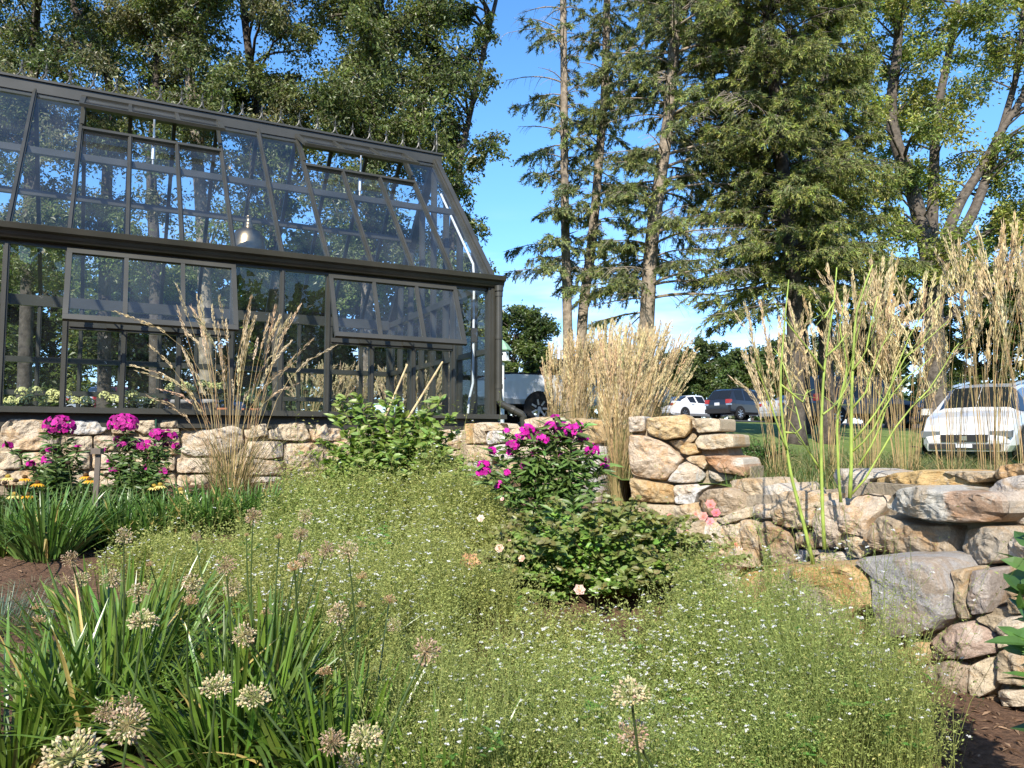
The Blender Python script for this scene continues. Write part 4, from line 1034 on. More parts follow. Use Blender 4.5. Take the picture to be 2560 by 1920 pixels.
# ---- the white flowered carpet (calamint)
def herb_height(x, y): return .30 + .05 * np.sin(x * 2.7 + y * 1.3) + .05 * np.sin(y * 3.9 - x * 1.7)
def carpet():
    rs = np.random.default_rng(9)
    X = rs.uniform(-3.0, 2.6, 90000); Y = 2.15 + (6.35 - 2.15) * rs.uniform(0, 1, 90000) ** 1.25
    d = np.stack([X, Y], 1); px = 1280 + FPX * X / Y
    ok = np.ones(len(X), bool)
    # left edge: alliums and mulch; the carpet starts further right as it comes nearer
    le = np.interp(Y, [2.1, 2.5, 2.9, 3.3, 3.8, 4.4, 4.85, 5.2, 6.2], [950, 905, 800, 640, 440, 270, 560, 705, 690]) + 40 * np.sin(X * 9)
    ri = np.interp(Y, [2.1, 2.5, 2.75, 3.0, 3.4, 3.8, 4.2, 4.8, 5.4, 5.9, 6.3], [2380, 2290, 2230, 2130, 1960, 1760, 1720, 1300, 1250, 1240, 1100])
    ok &= (px > le) & (px < ri)
    ok &= ~((Y > 3.35) & (px > 1270) & (px < 1690) & (np.hypot((px - 1490) / 260, (Y - 4.1) / .62) < 1)) & ~((Y > 3.75) & (px > 1700) & (px < 2400))
    # not inside the alliums' own clumps
    for c in CL[:6]: ok &= np.hypot(X - c[0], Y - c[1]) > .20
    X, Y, px = X[ok], Y[ok], px[ok]
    hole = np.array([mnoise.noise((x * 5.5, y * 5.5, 8.)) for x, y in zip(X, Y)])
    keep = rs.random(len(X)) < np.clip(.62 * 3.2 / Y, .3, 1) * np.clip(1.05 + 2.2 * hole, .06, 1.3); X, Y = X[keep], Y[keep]
    n = len(X); Z = ground_low(X, Y); H = herb_height(X, Y) * rs.uniform(.7, 1.18, n)
    H = np.where((px[keep] > 1150) & (Y > 2.7), H * .78, H)
    H = np.where(Y > 5.2, H * 1.25, H); H = np.where((Y < 3.0) & (X > .5), H * 1.15, H); H = np.where((px[keep] > 1700) & (Y > 2.7), H * 1.35, H)
    bump = np.array([mnoise.noise((x * 2.6, y * 2.6, 2.)) + .6 * mnoise.noise((x * 7, y * 7, 5.)) for x, y in zip(X, Y)]); bump = bump + .8 * np.array([mnoise.noise((x * 1.4, y * 1.4, 11.)) for x, y in zip(X, Y)]); H = H * (1 + .48 * np.clip(bump, -1, 1.3))
    H = np.where((px[keep] < 730) & (Y > 4.1), H * .62, H); H = np.where((px[keep] > 1040) & (Y > 4.5) & (Y < 5.7), H * 1.35, H)
    shade = np.clip(1 + .7 * bump, .4, 1.5)[:, None]
    wisp = rs.random(n) < np.where((px[keep] > 1500) & (Y > 2.8), .2, .12); H = np.where(wisp, H * rs.uniform(1.25, 1.85, n), H)
    B = np.stack([X, Y, Z], 1); ln = rs.normal(0, .2, (n, 3)); ln[:, 2] = 0
    S = 4; t = np.linspace(0, 1, S)
    P = B[:, None] + np.array((0, 0, 1.)) * (H[:, None] * t)[..., None] + (ln * H[:, None])[:, None] * (t ** 2)[None, :, None]
    g = G(); sd = nrm(np.cross(rs.normal(size=(n, 3)), (0, 0, 1.)))[:, None] * np.linspace(.0010, .0006, S)[None, :, None]
    warm = np.clip(.5 + .5 * np.sin(X * 2.1 + 1.1) * np.sin(Y * 1.9 + X) + np.where(X < .3, .25, -.2), 0, 1)[:, None]
    tone = np.array((.36, .38, .12)) * warm + np.array((.29, .36, .105)) * (1 - warm); tone = tone * (.95 + .0 * shade)
    g.ribbons(P, np.broadcast_to(sd, P.shape), tone * .8)
    m = 18; u = rs.uniform(.38, 1.04, (n, m)); k = np.clip(u * (S - 1), 0, S - 1.001); i0 = k.astype(int); fr = (k - i0)[..., None]; ii = np.arange(n)[:, None]
    pos = P[ii, i0] * (1 - fr) + P[ii, i0 + 1] * fr
    a = rs.uniform(0, 2 * math.pi, (n, m)); dv = np.stack([np.cos(a), np.sin(a), rs.uniform(.1, 1.1, (n, m))], -1)
    pos = pos + dv * rs.uniform(0, .018, (n, m, 1))
    sz = (np.clip(Y, 2.4, 6) / 3.2 * .0145)[:, None] * rs.uniform(.7, 1.25, (n, m)) * (1.15 - .35 * u)
    c = np.repeat(tone, m, 0) * rs.uniform(.72, 1.35, (n * m, 1)); yel = rs.random(n * m) < .14; c[yel] = np.array((.50, .48, .17)) * rs.uniform(.7, 1.1, (yel.sum(), 1))
    g.leaves(pos.reshape(-1, 3), dv.reshape(-1, 3), rs.normal(size=(n * m, 3)) * .5 + (0, 0, 1), sz.ravel(), sz.ravel() * .5, c, .2)
    # broader leaved seedlings among the herb
    w_ = rs.choice(n, 170, replace=False); k = 9; a = rs.uniform(0, 6.28, (170, k)); B = P[w_][:, 2:3] + rs.normal(0, .012, (170, k, 3))
    dv = np.stack([np.cos(a), np.sin(a), rs.uniform(-.1, .8, (170, k))], -1).reshape(-1, 3)
    g.leaves(B.reshape(-1, 3), dv, rs.normal(size=(170 * k, 3)) * .3 + (0, -.4, 1), rs.uniform(.02, .05, 170 * k), rs.uniform(.008, .017, 170 * k), col_n((.12, .24, .05), 170 * k, rs), .15, True)
    # florets
    dens = np.clip(.55 + .5 * np.sin(X * 3.3 + Y * 2.2) * np.sin(Y * 2.9 - X), .15, 1) * np.where(Y < 3.6, 1.0, .85)
    f = rs.random((n, 2)) < (dens * .26)[:, None]; ii, _ = np.nonzero(f); q = len(ii)
    uu = rs.uniform(.72, 1.06, q); k = np.clip(uu * (S - 1), 0, S - 1.001); i0 = k.astype(int); fr = (k - i0)[..., None]
    pos = P[ii, i0] * (1 - fr) + P[ii, np.minimum(i0 + 1, S - 1)] * fr + rs.normal(0, .010, (q, 3)); a = rs.uniform(0, 2 * math.pi, q)
    for j in range(3):
        b = a + j * 2.1 + rs.normal(0, .3, q); dd = np.stack([np.cos(b), np.sin(b), rs.uniform(-.5, .5, q)], 1) + (0, -.25, .1)
        s_ = np.clip(Y[ii], 2.4, 4.6) / 3.2 * np.where(Y[ii] < 3.3, .0105, .0078) * rs.uniform(.6, 1.3, q)
        g.leaves(pos, dd, np.tile((0, -.7, .7), (q, 1)), s_, s_ * .75, np.full((q, 3), .72) * rs.uniform(.85, 1.05, (q, 1)), .1)
    o = g.build('ground_cover', M['herb'])
    tag(o, 'carpet of tiny leaved green herb dotted with small white flowers', 'ground cover', None, 'stuff')
    print('carpet', n, g.n)
carpet()

# ---- leafy shrubs made of shoots that carry leaves
def shrub(name, label, cat, base, shoots, L, W, n_per, seed, col, stemcol=(.10, .075, .045), fine=True, group=None, up=.5, stem_r=.005, tip=None, var=(.6, 1.35), leafmat='leaf'):
    """shoots: end points relative to base"""
    rs = np.random.default_rng(seed); o = thing(name, label, cat, base, 0, group)
    gs, gl = G(), G()
    for E in shoots:
        E = np.array(E, float); t = np.linspace(0, 1, 7)[:, None]; mid = np.array((E[0] * .35, E[1] * .35, E[2] * .62))
        P = (1 - t) ** 2 * np.array((E[0] * .08, E[1] * .08, 0)) + 2 * t * (1 - t) * mid + t * t * E + rs.normal(0, .008, (7, 3))
        gs.tube(P, np.linspace(stem_r, stem_r * .45, 7), 5, stemcol, False)
        n = max(3, int(n_per * np.linalg.norm(E))); u = rs.uniform(.25, 1.0, n) ** .75
        k = np.clip(u * 6, 0, 5.999); i0 = k.astype(int); fr = (k - i0)[:, None]; B = P[i0] * (1 - fr) + P[i0 + 1] * fr
        a = rs.uniform(0, 2 * math.pi, n); D = np.stack([np.cos(a), np.sin(a), rs.uniform(up - .6, up + .5, n)], 1)
        N = rs.normal(size=(n, 3)) * .4 + (-.1, -.6, .75)
        c = col_n(col, n, rs, *var)
        if tip is not None:
            w = np.clip((u - .78) / .2, 0, 1)[:, None]; c = c * (1 - w) + col_n(tip, n, rs, .8, 1.2) * w
        gl.leaves(B + D * .004, D, N, L * rs.uniform(.6, 1.15, n), W * rs.uniform(.7, 1.15, n), c, .16, fine, .22)
    gs.build('stems', M['twig'], o); gl.build('leaves', M[leafmat], o)
    return o
def dome(n, rx, ry, h, rs, lo=.35):
    a = rs.uniform(0, 2 * math.pi, n); r = np.sqrt(rs.uniform(0, 1, n)); x = rx * r * np.cos(a); y = ry * r * np.sin(a)
    z = h * np.sqrt(np.maximum(.05, 1 - .75 * r ** 2)) * rs.uniform(lo, 1.0, n)
    return np.stack([x, y, z], 1)
rs = np.random.default_rng(31)
p = at(985, 1215, 5.95); zb = gz(p[0], p[1])
sh = dome(190, .60, .36, .80, rs)
for px, py in [(838, 1000), (860, 985), (895, 990), (830, 1040), (960, 1000), (985, 985), (1000, 1010), (1085, 1000), (1100, 1000), (1130, 1040), (1060, 1030), (930, 1010), (1150, 1080), (790, 1100), (765, 1130), (1160, 1150)]:
    q = at(px, py, 5.95 + rs.uniform(-.15, .2)); sh = np.concatenate([sh, [q - (p[0], p[1], zb)]])
shrub('leafy_shrub', 'rounded bright green shrub growing up against the greenhouse sill', 'shrub', (p[0], p[1], zb), sh, .08, .04, 66, 32, (.15, .235, .045), tip=(.22, .30, .07))
# canes leaning on the greenhouse
for a_, b_, lab in [((1018, 912), (968, 1030), 'thin bamboo cane leaning behind the leafy shrub, the darker left one'), ((1106, 905), (1020, 1045), 'pale bamboo cane leaning out of the leafy shrub at a slant')]:
    A = at(*a_, 6.9); B = at(*b_, 6.35); B = B + (B - A) * .7
    g = G(); g.tube([A, (A + B) / 2, B], [.008, .009, .010], 8, (.50, .38, .20)); tag(g.build('garden_cane', M['twig']), lab, 'cane', 'bamboo canes in the shrub')

# ---- phlox
def flower5(g, c, nr, r, col, rs):
    nr = nrm(np.array(nr)); u = nrm(np.cross(nr, rs.normal(size=3))); v = np.cross(nr, u); a = np.arange(5) * 2 * math.pi / 5 + rs.uniform(0, 1)
    D = np.cos(a)[:, None] * u + np.sin(a)[:, None] * v + nr * .18
    g.leaves(np.tile(c, (5, 1)), D, np.tile(nr, (5, 1)), r, r * .95, np.array(col) * rs.uniform(.4, 1.25) * rs.uniform(.85, 1.15, (5, 1)), .05, True, .1)
def phlox(label, base, heads, seed, hc=(.50, .012, .27), leaf=(.09, .15, .04), L=.095):
    """heads: (point, radius, number of flowers)"""
    rs = np.random.default_rng(seed); base = np.array(base, float)
    E = [np.array(h[0]) - base for h in heads]; extra = dome(26, .30, .25, .62, rs, .4)
    o = shrub('phlox', label, 'flowering plant', base, E + list(extra), L, .024, 62, seed, leaf, (.08, .11, .03), True, 'magenta phlox plants', .25, .004, var=(.55, 1.5))
    for c, r, n in heads:
        g = G(); c = np.array(c) - base; d = rdir(n * 4, rs); d = d[d[:, 2] > -.45][:int(n * 1.4)]
        for q in d: flower5(g, c + q * r * np.array((1, 1, .72)), q + (0, -.4, .15), .0195, hc, rs)
        k = 26; gg = rdir(k, rs); gg[:, 2] = -np.abs(gg[:, 2]) * .6
        g.leaves(np.tile(c, (k, 1)), gg, rdir(k, rs), r * .8, .008, col_n((.06, .05, .03), k, rs), .1)
        g.build('flower_head', M['petal'], o)
    return o
def vh(view, lst, d, rs):
    ox, oy, s = view; return [(at(ox + x / s, oy + y / s, d + rs.uniform(-.08, .08)), r * d / FPX / s * .5, n) for x, y, r, n in lst]
rs = np.random.default_rng(50)
hd = vh(VC, [(410, 180, 200, 46), (440, 205, 120, 20), (340, 215, 60, 8), (370, 335, 90, 16), (345, 415, 100, 14), (55, 315, 55, 8), (215, 440, 50, 6), (540, 330, 40, 4)], 5.85, rs)
b = at(150, 1225, 5.85); phlox('tall phlox with small ragged magenta heads, the leftmost behind the bronze stake', (b[0], b[1], gz(b[0], b[1])), hd, 51)
hd = vh(VC, [(850, 165, 190, 62), (880, 185, 120, 20), (930, 320, 150, 30), (1010, 320, 110, 20), (850, 310, 70, 10), (1085, 235, 90, 16), (1150, 255, 130, 28), (1170, 300, 80, 10), (795, 475, 70, 9), (850, 480, 30, 3), (735, 350, 40, 4), (810, 270, 40, 4), (1030, 460, 60, 6), (1140, 490, 70, 6), (765, 430, 50, 5), (1045, 400, 40, 3), (1220, 320, 50, 5)], 5.8, rs)
b = at(340, 1235, 5.8); phlox('bushy phlox with the round full magenta head and several lower ones, before the low wall', (b[0], b[1], gz(b[0], b[1])), hd, 52)
hd = vh(VB, [(640, 1000, 60, 5), (420, 1090, 110, 14), (390, 1165, 120, 16), (520, 1110, 130, 18), (620, 1070, 120, 16), (700, 1080, 140, 22), (780, 1100, 130, 18), (820, 1060, 60, 8), (730, 1150, 110, 14), (640, 1140, 110, 14), (545, 1160, 90, 10), (310, 1210, 90, 12), (300, 1260, 70, 7), (150, 1250, 60, 6), (480, 1270, 50, 4), (575, 1280, 50, 4),
              (850, 1165, 80, 8), (920, 1255, 100, 12), (940, 1220, 60, 6), (1020, 1370, 60, 6), (1030, 1330, 40, 3), (90, 1360, 80, 9), (100, 1410, 70, 8), (60, 1420, 50, 5), (410, 1360, 70, 8), (615, 1410, 60, 7), (270, 1415, 45, 4), (210, 1510, 90, 9), (330, 1150, 60, 6), (260, 1100, 50, 3), (690, 1300, 60, 4), (780, 1270, 60, 5)], 4.75, rs)
b = at(1400, 1400, 4.75); phlox('spreading phlox crowded with vivid magenta flowers in front of the garden wall', (b[0], b[1], gz(b[0], b[1])), hd, 53, (.66, .014, .38), (.11, .18, .045), .115)

# ---- roses
def rose_bush():
    rs = np.random.default_rng(60); b = at(1480, 1475, 4.15); base = np.array((b[0], b[1], gz(b[0], b[1])))
    sh = dome(230, .66, .42, .58, rs, .35)
    ex = [at(px, py, 4.15 + rs.uniform(-.2, .3)) - base for px, py in [(1560, 1270), (1585, 1240), (1740, 1290), (1750, 1300), (1790, 1340), (1830, 1360), (1880, 1390), (1700, 1310), (1640, 1300), (1250, 1330), (1225, 1360), (1215, 1400), (1240, 1320), (1450, 1290), (1500, 1275)]]
    o = shrub('rose_bush', 'low glossy rose bush with scattered pale pink blooms between phlox and stones', 'rose', base, list(sh) + ex, .046, .030, 120, 61, (.16, .26, .05), (.10, .07, .04), True, None, .3, .0035, (.19, .19, .06), (.5, 1.5))
    for px, py, r, c, d in [(1448, 1476, 19, (.85, .46, .38), 3.75), (1249, 1372, 15, (.85, .50, .36), 3.9), (1274, 1356, 9, (.85, .42, .38), 4.0), (1202, 1297, 13, (.85, .72, .58), 4.4), (1305, 1397, 12, (.80, .42, .26), 3.9),
                           (1776, 1262, 17, (.85, .28, .26), 4.2), (1758, 1292, 16, (.85, .36, .30), 4.15), (1775, 1305, 15, (.85, .33, .36), 4.15), (1790, 1283, 15, (.85, .18, .24), 4.15), (1740, 1285, 10, (.85, .35, .25), 4.2), (1674, 1291, 9, (.75, .2, .2), 4.3), (1840, 1362, 8, (.85, .34, .2), 4.0), (1850, 1372, 8, (.85, .6, .5), 4.0), (1256, 1248, 7, (.85, .5, .45), 4.5), (1715, 1325, 9, (.8, .45, .4), 4.2), (1544, 1285, 7, (.75, .42, .1), 4.3), (1628, 1330, 6, (.8, .3, .3), 4.2)]:
        g = G(); w_ = .55 if px < 1670 else .15; c = np.array(c) * (1 - w_) + np.array((.85, .66, .55)) * w_; c0 = at(px, py, d) - base; R_ = .85 * r * d / FPX; nr = nrm(np.array((rs.uniform(-.4, .4), -.8, .55)))
        u = nrm(np.cross(nr, (0, 0, 1.))); v = np.cross(nr, u)
        for ring, (m, sc, lift) in enumerate(((6, 1.0, .15), (6, .78, .4), (5, .5, .8))):
            a = np.arange(m) * 2 * math.pi / m + ring * .5 + rs.uniform(-.15, .15, m); D = np.cos(a)[:, None] * u + np.sin(a)[:, None] * v + nr * lift
            g.leaves(np.tile(c0, (m, 1)), D, np.tile(nr, (m, 1)), R_ * sc, R_ * sc * 1.0, np.array(c) * rs.uniform(.85, 1.1, (m, 1)), .1, True, -.2)
        k = 8; g.leaves(np.tile(c0 + nr * R_ * .1, (k, 1)), rdir(k, rs) * .6 + nr, np.tile(u, (k, 1)), R_ * .28, R_ * .1, np.tile((.75, .48, .06), (k, 1)))
        g.build('bloom', M['petal'], o)
rose_bush()
# a dry leaf caught on the carpet
def dry_leaf():
    c = at(1175, 1401, 3.75); a = np.linspace(0, 2 * math.pi, 28, endpoint=False); R_ = .043 * (1 + .18 * np.cos(5 * a) + .07 * np.cos(11 * a))
    g = G(); V = [(0, 0, .0)]
    for x, r in zip(a, R_): V.append((r * math.cos(x) * 1.1, -.012 * math.cos(2 * x) + .006 * math.sin(5 * x), r * math.sin(x) * .85))
    F = [(0, i, i % 28 + 1) for i in range(1, 29)]; g.add(V, F, (.56, .30, .16))
    g.tube([(0, 0, -.02), (.01, .004, -.05), (.015, .01, -.075)], .0016, 5, (.4, .22, .12))
    o = g.build('fallen_leaf', M['dry']); o.location = [float(v) for v in c]; o.rotation_euler = (-.25, .3, .1)
    tag(o, 'dry orange brown leaf caught on the white flowered carpet beside the roses', 'leaf')
dry_leaf()

# ---- coneflowers in yellow and their dried heads
def coneflower(px, py, d, kind, label):
    rs = np.random.default_rng(int(px * 7 + py)); P = at(px, py, d); b = np.array((P[0] + rs.uniform(-.06, .06), P[1], gz(P[0], P[1])))
    o = thing('coneflower', label, 'flower', b, 0, 'yellow and faded coneflowers'); c = P - b
    g = G(); t = np.linspace(0, 1, 6)[:, None]; g.tube(c * t + np.array((.02, 0, 0)) * np.sin(t * 3.1), .0028, 5, (.08, .11, .03), False)
    n = 7; u = rs.uniform(.1, .75, n)[:, None]; dd = rdir(n, rs); dd[:, 2] = .3
    g.leaves(c * u, dd, np.tile((0, 0, 1.), (n, 1)), .08, .026, col_n((.06, .1, .025), n, rs), .15, True); g.build('stem', M['leaf'], o)
    g = G(); cc = {'yellow': (.10, .05, .015), 'pale': (.4, .28, .05), 'dead': (.05, .032, .018)}[kind]
    g.lathe([(.0, -.004), (.015, 0), (.019, .008), (.014, .018), (.0, .024)], 10, c, cc); g.build('cone', M['dry'], o)
    if kind != 'dead':
        g = G(); m = 14; a = np.arange(m) * 2 * math.pi / m; D = np.stack([np.cos(a), np.sin(a), np.full(m, -.25)], 1)
        g.leaves(c + D * .012, D, np.tile((0, 0, 1.), (m, 1)), .042, .017, np.array((.85, .42, .03) if kind == 'yellow' else (.82, .66, .22)) * rs.uniform(.85, 1.1, (m, 1)), .1, True, .3); g.build('petals', M['petal'], o)
for px, py, d, k, lab in [(214, 1190, 5.6, 'yellow', 'deep orange coneflower beside the bronze stake, upper of two'), (224, 1200, 5.55, 'yellow', 'deep orange coneflower beside the bronze stake, lower of two'), (385, 1217, 5.7, 'pale', 'pale yellow coneflower under the bushy phlox, left of three'), (401, 1213, 5.7, 'pale', 'pale yellow coneflower under the bushy phlox, middle of three'), (451, 1226, 5.75, 'pale', 'small pale yellow coneflower right of the bushy phlox'),
                          (20, 1193, 5.6, 'pale', 'pale coneflower near the left edge before the wall'), (62, 1195, 5.6, 'yellow', 'orange coneflower low at the left edge'), (94, 1208, 5.5, 'yellow', 'half open yellow coneflower between dried heads at left'), (35, 1238, 5.3, 'pale', 'lowest pale yellow coneflower at the left edge'), (68, 1238, 5.3, 'yellow', 'small orange coneflower low among the strap leaves'),
                          (40, 1205, 5.55, 'dead', 'dark dried coneflower head between the pale ones at left'), (12, 1210, 5.5, 'dead', 'dark dried coneflower head at the very left edge'), (265, 1190, 5.6, 'dead', 'dark dried coneflower head right of the bronze stake'), (150, 1146, 5.8, 'dead', 'dried coneflower head under the leftmost phlox'), (108, 1135, 5.8, 'dead', 'dried coneflower head left of the lowest phlox cluster'), (170, 1160, 5.7, 'dead', 'dried coneflower head low in front of the wall')]:
    coneflower(px, py, d, k, lab)
# low dark foliage between them
rs = np.random.default_rng(71)
for px, d, w, h, lab in [(70, 5.75, .42, .34, 'dark leafy perennial under the leftmost phlox'), (250, 5.9, .34, .3, 'dark leafy perennial between the two left phlox plants'), (455, 5.95, .3, .26, 'dark leafy perennial right of the bushy phlox')]:
    x = xof(px, d); shrub('perennial', lab, 'perennial', (x, d, gz(x, d)), dome(34, w, .22, h, rs, .4), .08, .024, 60, int(px), (.05, .085, .022), (.06, .08, .03), False, None, .3, .003)

# ---- bare green stems by the wall
def bare(label, pts, rad, branches, seed):
    """pts: picture points with depth from the foot up"""
    W = np.array([at(*p_) for p_ in pts]); o = thing('green_stem', label, 'bare plant', W[0], 0, 'stripped green stems by the wall')
    W = W - W[0]; L = np.linspace(0, 1, len(W)); t = np.linspace(0, 1, 16); P = np.stack([np.interp(t, L, W[:, i]) for i in range(3)], 1)
    g = G(); g.tube(P, np.linspace(rad, rad * .3, 16), 8, (.25, .33, .06)); g.build('stalk', M['stem'], o, True)
    r_ = np.random.default_rng(seed)
    for br in branches:
        B = np.array([at(*q) for q in br]) - np.array(o.location); L2 = np.linspace(0, 1, len(B)); t2 = np.linspace(0, 1, 9)
        Q = np.stack([np.interp(t2, L2, B[:, i]) for i in range(3)], 1)
        g = G(); g.tube(Q, np.linspace(rad * .55, rad * .18, 9), 6, np.array((.27, .34, .065)) * r_.uniform(.85, 1.15))
        for k in range(5):
            j = r_.integers(2, 8); d = nrm(Q[j + 1] - Q[j] if j < 8 else Q[8] - Q[7]) + r_.normal(0, .4, 3); g.tube([Q[j], Q[j] + d * r_.uniform(.04, .13)], [rad * .2, rad * .08], 5, (.20, .27, .06))
        g.build('side_stem', M['stem'], o, True)
def z6(l, d0, d1):
    n = len(l); return [(1800 + x / 2.911, 720 + y / 2.911, d0 + (d1 - d0) * i / max(1, n - 1)) for i, (x, y) in enumerate(l)]
bare('bare green stem leaning left, the leftmost one before the retaining wall', z6([(680, 2010), (600, 1680), (520, 1380), (490, 1200), (445, 900), (440, 620), (470, 250), (500, -60)], 3.72, 3.72), .0098,
     [z6([(485, 1180), (420, 1000), (340, 760), (300, 660), (250, 550)], 3.7, 3.6), z6([(470, 1050), (600, 1060), (560, 900), (500, 680), (450, 520), (390, 440)], 3.72, 3.9), z6([(440, 700), (600, 830), (640, 740)], 3.72, 3.8)], 1)
bare('straight bare green stem with pale joints, second from the left', z6([(760, 1900), (745, 1600), (735, 1200), (740, 900), (755, 620), (790, 350), (830, 100), (850, -150)], 3.78, 3.76), .0098,
     [z6([(720, 1310), (640, 1180), (580, 1080), (500, 960)], 3.77, 3.7), z6([(755, 600), (640, 440), (500, 270), (400, 110)], 3.76, 3.7), z6([(750, 920), (830, 860), (890, 780), (960, 640)], 3.76, 3.9), z6([(770, 500), (860, 420), (920, 330)], 3.76, 3.9), z6([(830, 100), (760, 220), (700, 110)], 3.76, 3.7)], 2)
bare('thin bare green stem crossing its neighbour, third from the left', z6([(878, 1560), (860, 1300), (850, 1000), (870, 800), (930, 600), (900, 420), (870, 300), (900, 120)], 3.95, 3.9), .0078,
     [z6([(850, 1000), (900, 720), (960, 520), (1010, 300), (1050, 100), (1110, -80)], 3.95, 3.8)], 3)
bare('thick bare green stem with wide arching branches, the rightmost', z6([(945, 1530), (955, 1300), (955, 1000), (960, 700), (970, 480), (985, 200), (1060, -40), (1110, -170)], 3.98, 3.95), .0108,
     [z6([(960, 1500), (1090, 1350), (1240, 1060), (1400, 860), (1560, 700), (1690, 460), (1740, 400)], 3.98, 3.8), z6([(965, 1190), (1090, 1080), (1200, 860), (1320, 680), (1480, 560), (1560, 480)], 3.97, 3.85), z6([(970, 1110), (1100, 960), (1220, 770), (1330, 520), (1480, 400), (1660, 240)], 3.97, 3.85),
      z6([(1010, 1290), (1130, 1100), (1200, 920), (1260, 640), (1340, 450), (1420, 250), (1610, 50)], 3.97, 3.9), z6([(960, 880), (1060, 760), (1100, 620), (1180, 420), (1260, 300)], 3.97, 3.9), z6([(965, 600), (1060, 480), (1100, 250), (1150, 60)], 3.96, 3.9)], 4)

# ---- shrub leaning in at the right edge
rs = np.random.default_rng(90); b = np.array((1.42, 1.95, .5))
tips = [at(px, py, d) - b for px, py, d in [(2545, 1480, 1.95), (2560, 1600, 1.9), (2590, 1380, 2.0), (2620, 1300, 2.0), (2600, 1700, 1.85), (2640, 1560, 1.9), (2680, 1450, 1.95), (2700, 1650, 1.9)]]
shrub('leafy_shrub', 'dark glossy shrub reaching in from the right edge in front of the retaining wall', 'shrub', b, tips, .09, .038, 60, 91, (.07, .15, .03), (.16, .10, .06), True, None, .5, .006, None, (.6, 1.4), 'strap_leaf')

# ---- box hedge ball and rough grass on the terrace
rs = np.random.default_rng(95)
x, d = xof(1905, 7.6), 7.6
shrub('box_bush', 'small bright green clipped bush behind the stone pier', 'shrub', (x, d, gu(x, d) - .02), dome(150, .34, .3, .36, rs, .5), .02, .013, 150, 96, (.07, .15, .025), fine=False)
def rough_grass():
    r = np.random.default_rng(97); n = 16000; X = r.uniform(.6, 5.2, n); Y = r.uniform(3.6, 10.5, n); ok = behind(X, Y - .15); X, Y = X[ok], Y[ok]; n = len(X)
    h = r.uniform(.06, .26, n); a = r.uniform(0, 6.28, n); S = 4; t = np.linspace(0, 1, S); od = np.stack([np.cos(a), np.sin(a), a * 0], 1)
    P = np.stack([X, Y, ground_up(X, Y) - .01], 1)[:, None] + np.array((0, 0, 1.)) * (h[:, None] * (t - .3 * t ** 3))[..., None] + od[:, None] * (h[:, None] * .6 * t ** 2)[..., None]
    sd = nrm(np.cross(od, (0, 0, 1.)))[:, None] * np.linspace(.0035, .0006, S)[None, :, None]
    mx_ = r.uniform(0, 1, (n, 1)) ** 2; c = np.array((.07, .13, .03)) * (1 - mx_) + np.array((.36, .29, .13)) * mx_
    g = G(); g.ribbons(P, np.broadcast_to(sd, P.shape), c); tag(g.build('rough_grass', M['leaf']), 'rough green and straw grass growing on the terrace behind the stones', 'grass', None, 'stuff')
rough_grass()
def chips():
    r = np.random.default_rng(98); n = 9000; Y = 2.1 + 4.2 * r.random(n) ** 1.6; X = r.uniform(-.75, .75, n) * Y; Z = ground_low(X, Y) + .006
    a = r.uniform(0, 6.28, n); D = np.stack([np.cos(a), np.sin(a), r.uniform(-.1, .35, n)], 1); m = r.random((n, 1)) ** 2; c = np.array((.10, .055, .032)) * (1 - m) + np.array((.36, .24, .15)) * m
    g = G(); g.leaves(np.stack([X, Y, Z], 1), D, r.normal(size=(n, 3)) * .4 + (0, 0, 1), r.uniform(.02, .06, n), r.uniform(.005, .014, n), c, .1)
    tag(g.build('mulch_chips', M['dry']), 'shredded brown bark scattered over the flower bed', 'mulch', None, 'stuff')
chips()

# ---- bronze plant stake
p = at(236, 1365, 5.25); o = thing('plant_stake', 'narrow bronze label stake with a folded top standing among the strap leaves', 'stake', (p[0], p[1], gz(p[0], p[1])))
t = at(237, 1128, 5.25)[2] - gz(p[0], p[1])
g = G(); g.bar((-.012, 0, -.05), (.002, 0, t - .02), .036, .012, (0, 1, 0), (.10, .082, .066)); g.build('post', M['plain'], o)
g = G(); g.box(-.032, .034, -.035, .012, t - .019, t + .02, (.11, .088, .07)); g.build('cap', M['plain'], o)
# thin green support stick by the wall
A = at(390, 1048, 6.0); g = G(); g.tube([A, (A[0], A[1], gz(A[0], A[1]))], .006, 6, (.02, .07, .04)); tag(g.build('support_stick', M['plain']), 'thin dark green support stick beside the bushy phlox', 'stick')
# ================================================================== trees
BARK, PALEBARK, DARKBARK = (.15, .125, .10), (.23, .19, .145), (.075, .063, .052)
def trunk_tube(g, W, r0, r1, col, k=12, S=26, seed=0):
    W = np.asarray(W, float); L = np.concatenate([[0], np.cumsum(np.linalg.norm(np.diff(W, axis=0), axis=1))]); t = np.linspace(0, L[-1], S)
    P = np.stack([np.interp(t, L, W[:, i]) for i in range(3)], 1)
    for _ in range(2): P[1:-1] = P[1:-1] * .5 + (P[:-2] + P[2:]) * .25
    r = np.linspace(r0, r1, S); r[0] *= 1.35; r[1] *= 1.12
    g.tube(P, r, k, col); return P, r
def limb(g, a, b, r0, rs, col, S=8, sag=.12, r1=None):
    t = np.linspace(0, 1, S)[:, None]; d = b - a; L = np.linalg.norm(d)
    P = a + d * t + np.array((0, 0, 1.)) * L * sag * np.sin(t * math.pi) + np.cumsum(rs.normal(0, .03 * L / S ** .5, (S, 3)), 0) * (t * (1 - t) * 4)
    g.tube(P, np.linspace(r0, r1 or r0 * .3, S), 6, col, False); return P
